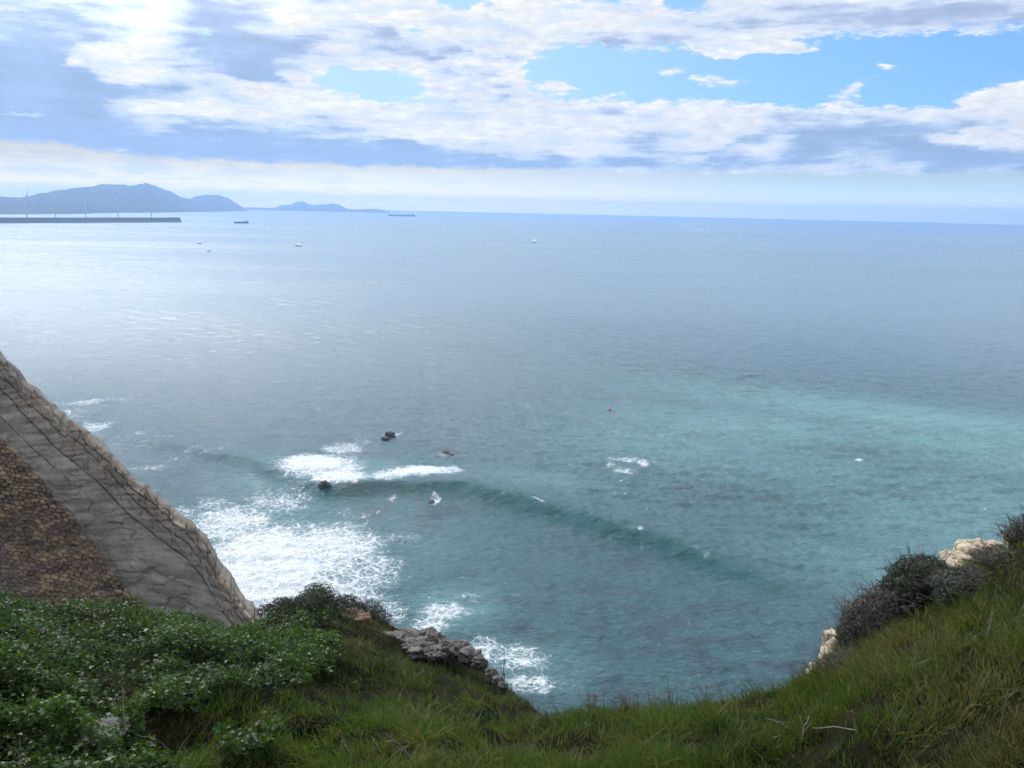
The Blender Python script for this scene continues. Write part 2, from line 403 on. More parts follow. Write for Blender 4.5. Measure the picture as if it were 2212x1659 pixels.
    reef = blobs([(1560, 1060, 220, 40, .45), (1960, 1068, 45, 14, .9, -15), (1350, 1340, 420, 110, .55), (1650, 1420, 420, 80, .75), (880, 1115, 150, 35, .6), (1340, 1195, 180, 35, .5),
                  (1380, 1000, 40, 14, .5), (1850, 975, 90, 14, .35), (1250, 1500, 300, 60, .6), (820, 1210, 90, 60, .45), (965, 975, 36, 10, .8), (800, 975, 60, 12, .6), (900, 960, 30, 8, .4), (350, 1050, 90, 24, .4)], 2.0)
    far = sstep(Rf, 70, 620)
    V = np.stack([X, Y, Z], -1)
    m_, t = material('sea_water')
    pos = t.n('ShaderNodeNewGeometry').outputs['Position']
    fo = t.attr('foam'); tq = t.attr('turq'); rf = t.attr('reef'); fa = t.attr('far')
    n1 = t.noise(pos, .09, 5.0, .6); n2 = t.noise(pos, .9, 4.0, .6)
    # water colour; paler far tone paints in the sheen of distant waves
    body_sheen = t.mix(fa, (.050, .120, .130), (.180, .262, .295))
    tv = t.m('MULTIPLY', tq, t.ss(n1, .25, .7, .7, 1.2), clamp=True)
    c = t.mix(tv, body_sheen, (.165, .34, .335))
    rv = t.m('MULTIPLY', rf, t.ss(t.noise(pos, .16, 4.0, .65), .38, .62), clamp=True)
    c = t.mix(rv, c, (.036, .046, .060))
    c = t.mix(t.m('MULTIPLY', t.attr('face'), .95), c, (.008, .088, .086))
    # foam lace: cell edges on two scales, bent by noise
    wrp = t.vm('MULTIPLY', t.vm('SUBTRACT', t.noise(pos, .45, 4.0, .6, out=1), (.5, .5, .5)), (3.4, 3.4, 0))
    wrp2 = t.vm('MULTIPLY', t.vm('SUBTRACT', t.noise(pos, 1.7, 3.0, .6, out=1), (.5, .5, .5)), (.8, .8, 0))
    q = t.vm('MULTIPLY', t.vm('ADD', t.vm('ADD', pos, wrp), wrp2), (.8, 1.15, 0))
    def vor(vec, scale):
        return t.n('ShaderNodeTexVoronoi', {'Vector': vec, 'Scale': scale}, feature='DISTANCE_TO_EDGE', voronoi_dimensions='2D').outputs['Distance']
    v1 = vor(q, .34); v2 = vor(q, 1.05); v3 = vor(q, 2.6)
    l1 = t.ss(v1, 0.0, .20, 1, 0); l2 = t.ss(v2, 0.0, .26, 1, 0); l3 = t.ss(v3, 0.0, .38, 1, 0)
    brk = t.ss(t.noise(pos, .7, 4.0, .65), .32, .58, .45, 1.0); l1 = t.m('MULTIPLY', l1, brk)
    lace = t.m('MAXIMUM', l1, t.m('MAXIMUM', t.m('MULTIPLY', l2, .86), t.m('MULTIPLY', l3, .6)))
    fn = t.m('MULTIPLY', t.m('SUBTRACT', t.noise(pos, .22, 5.0, .65), .5), .75)
    dens = t.m('ADD', fo, t.m('MULTIPLY', fn, t.ss(fo, .05, .3)))
    fsum = t.m('SUBTRACT', t.m('ADD', t.m('MULTIPLY', lace, .95), t.m('MULTIPLY', dens, 1.15)), 1.22)
    fmask = t.m('MULTIPLY', t.ss(fsum, -.04, .42), t.ss(t.noise(pos, 1.3, 4.0, .65), .25, .6, .62, 1.0))
    veil = t.m('MULTIPLY', t.ss(dens, .3, 1.0), .38)          # milky, aerated water under the foam
    c = t.mix(veil, c, (.30, .52, .52))
    fgrain = t.ss(t.noise(pos, 2.6, 4.0, .7), .3, .7, .62, .92)
    fcol = t.vm('MULTIPLY', t.xyz(fgrain, fgrain, fgrain), (.96, .98, 1.0))
    # bump: chop and ripples
    st = t.vm('MULTIPLY', pos, (.75, 1.25, 1.0))
    b1 = t.noise(st, 1.0, 6.0, .66, dist=.7)
    b2 = t.noise(t.vm('MULTIPLY', pos, (.02, .05, 0)), 1.0, 6.0, .6)
    bs = t.ss(fa, 0, 1, .8, .55)
    hgt_ = t.m('ADD', t.m('MULTIPLY', b1, .75), t.m('MULTIPLY', fmask, .10))
    bmp = t.n('ShaderNodeBump', {'Strength': bs, 'Distance': 1.0, 'Height': hgt_}).outputs[0]
    rough = t.m('ADD', .045, t.m('MULTIPLY', t.m('POWER', fa, .8), .22))
    # wind streaks far out
    strk = t.ss(t.noise(t.vm('MULTIPLY', pos, (.0012, .006, 0)), 1.0, 5.0, .6), .35, .7, .8, 1.25)
    rough = t.m('MULTIPLY', rough, strk)
    wat = t.n('ShaderNodeBsdfPrincipled', {'Base Color': c, 'Roughness': rough, 'IOR': 1.34, 'Normal': bmp}).outputs[0]
    fm2 = t.n('ShaderNodeBump', {'Strength': .6, 'Distance': .5, 'Height': t.noise(pos, 3.0, 4.0, .7)}).outputs[0]
    fb = t.n('ShaderNodeBsdfPrincipled', {'Base Color': fcol, 'Roughness': .55, 'Normal': fm2}).outputs[0]
    out = t.n('ShaderNodeMixShader', {0: fmask, 1: wat, 2: fb}).outputs[0]
    finish(t, out)
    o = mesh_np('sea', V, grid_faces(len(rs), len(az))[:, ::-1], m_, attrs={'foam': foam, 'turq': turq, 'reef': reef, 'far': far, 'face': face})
    return tag(o, kind='structure')
build_sea()

# ================================================================== FAR LAND
def land_mat(name, c1, c2, sc_=.002):
    m_, t = material(name)
    pos = t.n('ShaderNodeNewGeometry').outputs['Position']
    finish(t, t.n('ShaderNodeBsdfPrincipled', {'Base Color': t.mix(t.ss(t.noise(pos, sc_, 6.0, .6), .35, .65), c1, c2), 'Roughness': .95}).outputs[0])
    return m_
M_hill = land_mat('hill_scrub', (.018, .026, .020), (.040, .044, .034))
def ridge(name, prof, base, label, depth):
    """prof: skyline (x, y) and base: shore (x, y), both in 4096-wide picture units; the shore sets the real distance"""
    bx = np.array([b[0] for b in base]); by = np.array([b[1] for b in base])
    xs = np.arange(prof[0][0], prof[-1][0] + 1, 5.0)
    ys = np.interp(xs, [p[0] for p in prof], [p[1] for p in prof])
    ys = ys + 0.9 * fbm(xs / 9, xs * 0, 3, 31)
    nb = np.interp(xs, bx, by)
    rows = 22; V = np.zeros((rows, len(xs), 3))
    for i, (x, y, b) in enumerate(zip(xs, ys, nb)):
        s = on_sea(x / 4, b / 4); dirh = ray(x / 4, y / 4); hl = math.hypot(dirh[0], dirh[1]); dh = dirh[:2] / hl
        d0 = math.hypot(s[0], s[1])
        # height so that the summit, set back from the shore, stands on the skyline
        for j in range(rows):
            f = j / (rows - 1)
            back = depth * f
            if j <= 14:
                g = j / 14; rr = d0 + depth * .62 * g
                ztop = H + (d0 + depth * .62) * dirh[2] / hl
                z = ztop * (g ** .85)
                z += ztop * .10 * fbm(np.array([x / 60.]), np.array([g * 5.]), 4, 7)[0] * (1 - g) * g * 4
                z = min(z, H + rr * dirh[2] / hl)
            else:
                g = (j - 14) / (rows - 15); rr = d0 + depth * (.62 + .6 * g); z = ztop * (1 - g) - 5 * g
            if j == 0: z = -3
            V[j, i] = (dh[0] * rr, dh[1] * rr, z)
    o = mesh_np(name, V.reshape(-1, 3), grid_faces(rows, len(xs)), M_hill)
    tag(o, kind='structure'); return o
z1 = .3617
p1 = [(-700, 800), (-300, 778), (0, 786), (83, 790), (127, 782), (163, 772), (188, 770), (224, 761), (268, 758), (275, 754), (325, 749), (380, 744.5), (391, 739),
      (409, 735), (427, 736.5), (499, 738), (514, 742.7), (532, 739), (543, 741), (553, 736), (571, 735.5), (583, 729.7), (597, 735.5), (622, 743.4), (644, 752.4),
      (680, 765), (705, 777.8), (723, 788), (763, 795), (800, 808), (836, 827), (880, 843), (900, 851)]
p2 = [(690, 800), (765, 794), (781, 785), (808, 782.5), (821, 777), (836, 780), (874, 778.5), (890, 786), (915, 791.6), (940, 809), (953, 818), (971, 830.5), (989, 839), (1030, 846)]
p3 = [(930, 838), (989, 831.4), (1021, 828), (1048, 832.7), (1098, 831.4), (1125, 819), (1138, 820), (1166, 816.4), (1186, 807), (1209, 805), (1233, 815.5), (1260, 822.3),
      (1283, 815.5), (1306, 818), (1328, 812.4), (1360, 819), (1391, 836), (1423, 837), (1468, 835), (1513, 836), (1550, 842), (1560, 846)]
base1 = [(-700, 868), (0, 858), (250, 857), (380, 853), (640, 850), (770, 848.5), (900, 847)]
base2 = [(600, 848.2), (770, 847.2), (1030, 845)]
base3 = [(930, 843.6), (1300, 846.0), (1560, 849.4)]
# the shore must lie below the level horizon of a flat sea
def hor(x):
    d0 = on_sea(x / 4, 300); lo, hi = 150, 300
    for _ in range(40):
        mid = (lo + hi) / 2
        if ray(x / 4, mid)[2] < 0: hi = mid
        else: lo = mid
    return hi * 4
base3 = [(x, hor(x) + 25) for x in (930, 1300, 1560)]
ridge('hills', p3, base3, 'far', 2500)
ridge('hills', p2, base2, 'mid', 2600)
ridge('hills', p1, base1, 'near', 2200)

# ================================================================== HAZE
hz, t = material('haze_air')
vol = t.n('ShaderNodeVolumePrincipled', {'Color': (.38, .61, 1.0, 1), 'Density': 1.4e-4, 'Anisotropy': 0.4})
t.n('ShaderNodeOutputMaterial', {'Volume': vol.outputs[0]})
mb = MB(); mb.box((0, 0, 117), (32000, 32000, 246)); hzo = mb.build('haze', hz); tag(hzo, kind='stuff')

# ================================================================== TERRAIN of the near cliff top
crest_px = [(-120, 602, 15.5), (0, 614, 15.5), (50, 620, 15.5), (100, 622, 15.5), (150, 630, 15.5), (200, 629, 15.5), (250, 626, 16), (275, 613, 17), (300, 604, 18.5),
            (340, 611, 19.5), (370, 620, 19.5), (400, 631, 19), (430, 640, 18.5), (460, 650, 18), (480, 660, 17), (500, 681, 16), (515, 697, 14.5), (540, 706, 12.6), (570, 711, 11.8),
            (620, 712, 11.4), (680, 710, 11.2), (740, 704, 11.2), (780, 697, 11.4), (810, 684, 11.6), (835, 664, 12), (860, 636, 12.8), (885, 612, 13.4), (910, 598, 13.8), (940, 586, 14),
            (965, 572, 14.2), (1000, 556, 14.2), (1024, 541, 14.2), (1080, 505, 14.2), (1200, 450, 14)]
_c = [(azdep(a, b)[0], azdep(a, b)[1], d) for a, b, d in crest_px]
AZc = np.array([k[0] for k in _c]); DPc = np.array([k[1] for k in _c]); RCc = np.array([k[2] for k in _c])
IVY = [(-400, 500), (250, 560), (330, 600), (345, 650), (325, 688), (235, 692), (205, 715), (160, 738), (150, 752), (190, 790), (-400, 900)]
hol = [(505, 712, 80, 6), (540, 748, 60, 11), (470, 758, 40, 8), (230, 720, 18, 6), (395, 765, 30, 8), (860, 760, 60, 20), (300, 733, 25, 7)]
drys = [(1010, 720, 90, 70), (880, 660, 60, 26), (660, 706, 120, 9), (560, 752, 80, 14), (900, 640, 80, 20), (120, 735, 60, 10), (360, 640, 60, 14), (420, 758, 50, 20), (240, 738, 40, 12)]
def bump_at(px, py, items):
    a = np.zeros_like(px)
    for x, y, rx, ry in items: a = np.maximum(a, np.exp(-((px - x) / rx) ** 2 - ((py - y) / ry) ** 2))
    return a
def terrain(x, y, lumps=True):
    az = np.degrees(np.arctan2(x, y)); r = np.hypot(x, y) + 1e-6
    dc = np.interp(az, AZc, DPc); rc = np.interp(az, AZc, RCc) * .96     # rc as horizontal distance
    d0 = 43.0
    tt = np.clip(np.log(np.maximum(r, 5) / 5) / np.log(rc / 5), 0, 1)
    e = 1 - (1 - tt) ** 2
    dep = d0 - (d0 - dc) * e
    z = -r * np.tan(np.radians(dep))
    z5 = -5 * math.tan(R(d0))
    z = np.where(r < 5, -1.7 + (z5 + 1.7) * (np.minimum(r, 5) / 5) ** 1.25, z)
    over = np.maximum(r - rc, 0)
    zc = -rc * np.tan(np.radians(dc))
    z = np.where(r > rc, zc - over * (np.tan(np.radians(dc)) + .22) - .13 * over ** 2, z)
    # dip between the front grass and the rocky shoulder on the left
    az1, az2 = azdep(225, 690)[0], azdep(500, 690)[0]
    win = sstep(az, az1 - 3, az1 + 3) * (1 - sstep(az, az2 - 1.5, az2 + 1.5))
    z = z - win * .75 * np.exp(-((r - 13.6) / 1.5) ** 2)
    if lumps:
        X3 = np.stack([x, y, z + H], -1); px, py = proj(X3)
        iv = inpoly(px, py, IVY) & (y > 0)
        rough = .34
        f = (1 - sstep(over, 2, 5)) * sstep(r, 2, 5)
        z = z - .26 * bump_at(px, py, hol) * f
        z = z + f * (rough * fbm(x / 1.1, y / 1.1, 4, 3) + .10 * fbm(x / 3.1, y / 3.1, 2, 13) - .03)
        z = z + sstep(over, 1, 4) * 1.4 * fbm(x / 3, (y + z) / 3, 5, 8, .6)
    # land rises gently behind the viewer
    bk = sstep(np.abs(az), 62, 115)
    z = z * (1 - bk) + bk * (-1.7 + .12 * r + .3 * fbm(x / 6, y / 6, 3, 4))
    return z + H
rs = np.concatenate([np.linspace(.05, 4.5, 14), np.linspace(4.6, 24, 330), np.linspace(24.3, 75, 70)])
azs = np.concatenate([np.linspace(-180, -50, 70)[:-1], np.linspace(-50, 50, 620), np.linspace(50, 180, 70)[1:]])
A, Rr = np.meshgrid(np.radians(azs), rs)
X = (Rr * np.sin(A)).ravel(); Y = (Rr * np.cos(A)).ravel()
Zt = np.maximum(terrain(X, Y), -3)
drop = sstep(np.hypot(X, Y) - np.interp(np.degrees(np.arctan2(X, Y)), AZc, RCc) * .96, .8, 2.5) * (Y > 0)
m_, t = material('cliff_top_soil')
pos = t.n('ShaderNodeNewGeometry').outputs['Position']; nrm = t.n('ShaderNodeNewGeometry').outputs['Normal']
nz = t.n('ShaderNodeSeparateXYZ', {0: nrm}).outputs[2]
soil = t.ramp(t.noise(pos, 1.6, 6.0, .65), [(.3, (.007, .011, .003)), (.5, (.013, .015, .005)), (.64, (.026, .018, .009)), (.85, (.055, .038, .022))])
rock = t.ramp(t.noise(pos, .9, 7.0, .65), [(.3, (.16, .14, .12)), (.7, (.36, .32, .27))])
bp = t.n('ShaderNodeBump', {'Strength': .8, 'Distance': .15, 'Height': t.noise(pos, 5.0, 6.0, .7)}).outputs[0]
finish(t, t.n('ShaderNodeBsdfPrincipled', {'Base Color': t.mix(t.attr('drop'), soil, rock), 'Roughness': .95, 'Specular IOR Level': .08, 'Normal': bp}).outputs[0])
tag(mesh_np('ground', np.stack([X, Y, Zt], -1), grid_faces(len(rs), len(azs))[:, ::-1], m_, attrs={'drop': drop}), kind='structure')

def ground_at(px, py, lift=0.0):
    """point where the line of sight through a picture position meets the cliff top"""
    d = ray(px, py); rr = np.linspace(4.5, 26, 900)
    P3 = CAM[None] + d[None] * rr[:, None]
    zt = terrain(P3[:, 0], P3[:, 1])
    hit = np.nonzero(P3[:, 2] <= zt)[0]
    if len(hit): p = P3[hit[0]]
    else: p = P3[np.argmin(P3[:, 2] - zt)]
    return np.array([p[0], p[1], terrain(np.array([p[0]]), np.array([p[1]]))[0] + lift])

# ================================================================== LEFT CLIFF
def build_cliff():
    keys = [(-150, 190, 110), (-60, 300, 103), (0, 361, 99), (22, 384, 97.5), (60, 419, 95), (95, 446, 92), (125, 476, 89.5), (160, 506, 86.5), (185, 522, 84), (203, 545, 81.5),
            (222, 575, 78.5), (250, 611, 75), (285, 668, 71), (330, 745, 67)]
    P3 = np.array([at(a, b, d) for a, b, d in keys])
    L = np.concatenate([[0], np.cumsum(np.linalg.norm(np.diff(P3, axis=0), axis=1))])
    ns = int(L[-1] / .10); s = np.linspace(0, L[-1], ns)
    top = np.stack([np.interp(s, L, P3[:, i]) for i in range(3)], -1)
    # broken edge: ledges that step off block by block
    st = np.floor(s / 2.3 + .6 * vnoise(s / 4, s * 0, 3)); stv = _h(st.astype(int), st.astype(int) * 0, 2)
    jag = (stv - .5) * 1.1 + .15 * fbm(s / 1.2, s * 0, 3, 6) + .5 * (np.mod(s / 4.1 + vnoise(s / 5, s * 0, 9), 1.0) - .5)
    nh = np.array([.30, -.954, 0.0]); nh /= np.linalg.norm(nh)           # face looks back at the land
    Tt = np.concatenate([np.linspace(0, 34, 330), np.linspace(34.5, 62, 40)])
    S, T = np.meshgrid(s, Tt); base = np.repeat(top[None], len(Tt), 0)
    down = nh * .40 + np.array([-.02, 0, -1.0]); down /= np.linalg.norm(down)
    nrm = nh * .93 + np.array([0, 0, .37])
    V = base + down[None, None] * T[..., None]
    V[..., 2] += jag[None] * np.exp(-T / 1.3)
    px, py = proj(V.reshape(-1, 3)); px = px.reshape(T.shape); py = py.reshape(T.shape)
    wob = 2.2 * fbm(S / 3, T / 3, 3, 41)
    # brown, block-jointed bed lies proud of the grey slab
    byl = np.interp(px + wob, [-200, 0, 40, 75, 95, 118, 150, 175], [260, 437, 476, 515, 545, 575, 614, 655])
    brown = sstep(py - byl + 3.5 * fbm(S / .8, T / .5, 2, 43), -1.5, 1.5)
    gyl = np.interp(px + 2 * wob, [-200, 0, 15, 37, 60], [300, 520, 560, 594, 640]); grey2 = sstep(py - gyl, -8, 8)
    hx = S * .93; hz_ = V[..., 2] + .10 * S
    wx = hx + .5 * fbm(hx / 2, hz_ / 2, 3, 51); wz = hz_ + .28 * fbm(hx / 2.2, hz_ / 2.2, 3, 52)
    f1, fe, cid = worley(wx / .92, wz / .36, 3, .62)
    joint = (1 - sstep(fe, .02, .15)) * (.45 + .55 * sstep(vnoise(wx / 4, wz / 3, 77) + .03 * (V[..., 2] - 33), .25, .6))
    holes = sstep(vnoise(wx / .35, wz / .3, 71) + .5 * joint, 1.0, 1.22)
    g1, ge, gid = worley((hx + .8 * fbm(hx / 2, hz_, 3, 53)) / 4.6, (hz_ - .22 * hx + .35 * fbm(hx / 1.5, hz_ / 1.5, 3, 54)) / .95, 13, .95)
    gj = (1 - sstep(ge, .01, .09)) * sstep(vnoise(hx / 3, hz_ / 1.4, 17), .42, .7)
    # long bedding cracks parallel to the edge
    cr = np.zeros_like(T)
    for t0, wd, a0, a1 in ((1.5, .055, .2, .95), (3.1, .08, .12, 1.0), (.75, .05, .45, 1.0), (5.4, .035, .0, .45)):
        wd = wd * (.35 + 1.3 * vnoise(S / 1.3 + t0, S * 0, 62)); c0 = t0 + .55 * fbm(S / 9 + t0, S * 0, 2, 61) + .10 * fbm(S / .9 + t0, S * 0, 2, 66) 
        cr = np.maximum(cr, (1 - sstep(np.abs(T - c0), wd * .4, wd * 1.5)) * ((S / L[-1] > a0) & (S / L[-1] < a1)))
    e1, ee, eid = worley(hx / 2.1 + .2 * wob, (T + .5 * wob) / 1.35, 23, .9); ej = (1 - sstep(ee, .01, .06)) * (1 - sstep(T, 2.6, 4.0))
    stria = fbm(hx / 4.5, (hz_ - .22 * hx) / .26, 4, 91, .6); slab = fbm(hx / 2.6 + .3 * stria, (hz_ - .2 * hx) / .7, 4, 95, .6)
    disp = brown * (1.1 + .26 * np.sqrt(np.clip(fe, 0, .5)) + .22 * (cid - .5) - .20 * joint)
    disp += (1 - brown) * (.16 * (gid - .5) - .16 * gj - .30 * cr + .16 * (eid - .5) * (1 - sstep(T, 2.6, 4.0)) - .15 * ej)
    disp += (1 - brown) * (.10 * np.abs(slab) + .05 * stria) + .05 * brown * stria
    disp += .35 * fbm(S / 5, T / 5, 4, 81) + .07 * fbm(S / .5, T / .5, 3, 82)
    disp -= (1 - sstep(T, 0, .5)) * .3
    V = V + nrm[None, None] * disp[..., None]
    # top cap and back side
    back = []
    for k, (bd, dz_) in enumerate(((.6, .05), (1.6, .0), (3.0, -.5), (5.0, -2.5), (8, -9), (14, -30), (22, -64))):
        b = top - nh[None] * bd + np.array([0, 0, dz_])[None]; b[:, 2] += jag * math.exp(-bd / 3)
        b = b + (fbm(s / 2, s * 0 + k, 4, 90)[:, None] * min(.25 + bd * .1, 1.2)) * np.array([0, 0, 1.0])[None]
        back.append(b)
    allV = np.concatenate([np.stack(back[::-1]), V], 0)
    z0 = np.zeros((len(back), ns))
    cat = lambda a: np.concatenate([z0, a], 0).ravel()
    m_, t = material('cliff_rock')
    pos = t.n('ShaderNodeNewGeometry').outputs['Position']
    br, jt, gr, cd, g2, hl = t.attr('brown'), t.attr('joint'), t.attr('crack'), t.attr('cell'), t.attr('grey'), t.attr('hole')
    nf = t.noise(pos, .5, 7.0, .65); nb = t.noise(pos, .12, 4.0, .6); nfine = t.noise(t.vm('MULTIPLY', pos, (1, 1, 2.5)), 3.0, 5.0, .7)
    greyc = t.ramp(nf, [(.25, (.29, .25, .20)), (.5, (.41, .36, .29)), (.75, (.56, .49, .395))])
    greyc = t.mix(t.ss(nb, .4, .65), greyc, t.mix(.45, greyc, (.27, .23, .18)))
    greyc = t.mix(t.m('MULTIPLY', t.attr('rim'), t.ss(nf, .3, .6)), greyc, (.40, .30, .21))
    brc = t.ramp(t.m('ADD', t.m('MULTIPLY', cd, .4), t.m('MULTIPLY', nf, .6)), [(.2, (.18, .115, .072)), (.45, (.29, .195, .122)), (.62, (.41, .29, .17)), (.85, (.50, .33, .14))])
    brc = t.mix(t.ss(nb, .45, .62, 0, .6), brc, (.14, .085, .058))
    brc = t.mix(t.m('MULTIPLY', g2, .35), brc, (.19, .18, .17))
    cc = t.mix(br, greyc, brc)
    sk = t.ss(t.attr('stria'), .15, .85, .60, 1.22); cc = t.vm('MULTIPLY', cc, t.xyz(sk, sk, sk))
    cc = t.mix(t.m('MULTIPLY', nfine, .35), cc, (.5, .5, .5), 'MULTIPLY')
    cc = t.mix(t.m('MULTIPLY', t.m('MULTIPLY', jt, br), .85), cc, (.030, .022, .018))
    cc = t.mix(t.m('MULTIPLY', gr, .66), cc, (.055, .047, .040))
    cc = t.mix(t.m('MULTIPLY', t.m('MULTIPLY', hl, br), .9), cc, (.022, .020, .014))
    bp = t.n('ShaderNodeBump', {'Strength': .9, 'Distance': .16, 'Height': t.m('ADD', t.m('ADD', nfine, nf), t.attr('stria'))}).outputs[0]
    finish(t, t.n('ShaderNodeBsdfPrincipled', {'Base Color': cc, 'Roughness': .9, 'Normal': bp}).outputs[0])
    rim = (1 - sstep(T + .5 * wob, 1.2, 4.2)) * (1 - brown)
    o = mesh_np('sea_cliff', allV.reshape(-1, 3), grid_faces(len(back) + len(Tt), ns), m_, smooth=True,
                attrs={'brown': cat(brown), 'joint': cat(joint * (1 - .5 * grey2)), 'crack': cat((1 - brown) * np.maximum(np.maximum(gj * .35, cr), ej * .35)), 'cell': cat(cid), 'grey': cat(grey2), 'hole': cat(holes), 'rim': cat(rim), 'stria': cat(.5 + .5 * stria + .35 * slab)})
    tag(o, 'tall leaning rock headland with grey slab and brown blocky face left of the foaming cove', 'cliff')
build_cliff()

# ================================================================== ROCKS
def rock_mat(name, c1, c2, c3, s=2.0):
    m_, t = material(name)
    pos = t.n('ShaderNodeTexCoord').outputs['Object']
    n = t.noise(pos, s, 7.0, .65)
    c = t.ramp(n, [(.28, c1), (.5, c2), (.72, c3)])
    ck = t.n('ShaderNodeTexVoronoi', {'Vector': t.vm('ADD', pos, t.vm('MULTIPLY', t.noise(pos, s, 3.0, .6, out=1), (.5, .5, .5))), 'Scale': s * 1.2}, feature='DISTANCE_TO_EDGE').outputs['Distance']
    c = t.mix(t.ss(ck, 0, .06, .35, 0), c, (.07, .06, .05))
    bp = t.n('ShaderNodeBump', {'Strength': .8, 'Distance': .06, 'Height': t.m('ADD', n, t.ss(ck, 0, .1, 0, .35))}).outputs[0]
    finish(t, t.n('ShaderNodeBsdfPrincipled', {'Base Color': c, 'Roughness': .9, 'Normal': bp}).outputs[0])
    return m_
M_rock_grey = rock_mat('rock_grey', (.045, .04, .03), (.13, .115, .098), (.25, .225, .20), 3.5)
M_rock_cream = rock_mat('rock_cream', (.30, .23, .15), (.55, .45, .32), (.72, .60, .42))
M_rock_rust = rock_mat('rock_rust', (.07, .038, .02), (.14, .08, .045), (.20, .125, .07))
M_rock_wet = rock_mat('rock_wet', (.020, .018, .018), (.05, .042, .038), (.10, .085, .075), 1.0)
import bmesh
def rock(name, mat, lumps, label, cat='rock', group=None, sub=4, amp=.22, sc_=1.6, loc=None, blocky=.5):
    """one body of rock grown from overlapping lumps (centre, radii, turn)"""
    bm = bmesh.new(); loc = Vector(tuple(map(float, loc if loc is not None else lumps[0][0])))
    for c, rad, rz in lumps:
        g = bmesh.ops.create_icosphere(bm, subdivisions=sub, radius=1.0)
        off = Vector((random.uniform(-50, 50),) * 3); M = Matrix.Rotation(rz, 3, 'Z')
        for vv in g['verts']:
            p = vv.co.copy()
            m = max(abs(p.x), abs(p.y), abs(p.z)); q = p / m
            p = p.lerp(q * .82, blocky)
            n = mnoise.fractal(p * sc_ + off, .9, 2.1, 5); cn = mnoise.noise(p * 1.1 + off * 2)
            w_ = mnoise.voronoi(p * 1.7 + off)[0]; k = (w_[1] - w_[0])
            p = p * (1 + amp * n + amp * .6 * cn + amp * .35 * min(k, .4))
            p = Vector((p.x * rad[0], p.y * rad[1], p.z * rad[2]))
            vv.co = M @ p + Vector(tuple(map(float, c))) - loc
    me = bpy.data.meshes.new(name); bm.to_mesh(me); bm.free(); me.materials.append(mat)
    me.polygons.foreach_set('use_smooth', [True] * len(me.polygons))
    o = bpy.data.objects.new(name, me); o.location = loc; col.objects.link(o)
    return tag(o, label, cat, group)
def G(px, py, lift=0): return ground_at(px, py, lift)
def mpp(p): return float(np.linalg.norm(p - CAM)) / FPX    # metres per picture unit there

# rocky crest on the left shoulder
def outcrop(mat, spots, label, **kw):
    L = []
    for (px, py, wpx, hpx, dist) in spots:
        c = at(px, py, dist); m = dist / FPX
        L.append((c, (wpx * m / 2, wpx * m / 2 * random.uniform(.8, 1.2), hpx * m / 2), random.uniform(-.5, .5)))
    return rock('rock_outcrop', mat, L, label, 'rock', **kw)
outcrop(M_rock_grey, [(412, 640, 30, 16, 18.5), (430, 640, 24, 14, 18.5), (394, 641, 26, 10, 18.2), (446, 647, 20, 12, 18.1), (417, 648, 34, 12, 17.9), (378, 644, 22, 9, 18.0), (436, 653, 22, 9, 17.6)],
        'pale grey broken limestone crest on the grassy shoulder beside the dark shrub', sub=5, amp=.42, sc_=2.8, blocky=.15)
outcrop(M_rock_grey, [(458, 650, 24, 16, 17.6), (470, 656, 20, 17, 17.4), (480, 663, 14, 13, 17.1)], 'rounded pale rock knob at the edge below the grey limestone crest', amp=.38, blocky=.1, sc_=2.4)
outcrop(M_rock_grey, [(492, 676, 12, 14, 16.3), (497, 682, 11, 13, 16.2), (502, 688, 11, 12, 16.1)], 'small pinkish grey rocks at the drop just left of the tall thin stalk', amp=.38, blocky=.1, sc_=2.4)
outcrop(M_rock_rust, [(352, 618, 26, 12, 19.2), (362, 620, 20, 12, 19.0)], 'rusty orange rock edge between the dark shrub and the grey crest', amp=.2)
outcrop(M_rock_cream, [(955, 561, 17, 18, 15.2), (968, 553, 22, 20, 15.3), (983, 549, 24, 16, 15.4), (995, 548, 16, 12, 15.4), (962, 567, 34, 12, 15.0), (975, 561, 30, 12, 15.1), (947, 570, 14, 12, 15.0)],
        'cream white limestone outcrop on the right slope above the twiggy shrubs', amp=.26, blocky=.7)
outcrop(M_rock_cream, [(1013, 538, 12, 16, 15.2), (1016, 545, 12, 14, 15.1)], 'small cream rock poking out at the right edge of the picture', amp=.25, blocky=.6)
outcrop(M_rock_cream, [(834, 646, 18, 30, 12.9), (829, 660, 18, 22, 12.8), (846, 658, 16, 18, 12.8)], 'upright cream boulder below the lowest grey shrub at the cliff edge', amp=.22, blocky=.6)
outcrop(M_rock_cream, [(820, 672, 22, 12, 12.3), (832, 670, 18, 12, 12.3), (812, 677, 12, 8, 12.2)], 'low yellowish rock ledge at the foot of the right hand grass slope', amp=.28)
outcrop(M_rock_cream, [(864, 650, 8, 8, 12.4), (868, 653, 7, 6, 12.3)], 'tiny yellowish stone half hidden in the grass right of the upright boulder', amp=.25)
p = G(106, 744, .13)
rock('flat_stone', rock_mat('stone_pale', (.12, .11, .095), (.18, .168, .15), (.24, .225, .20), 4.0), [(p, (.22, .24, .02), .1)], 'flat pale grey stone lying in the ivy at the lower left', 'stone', amp=.12)
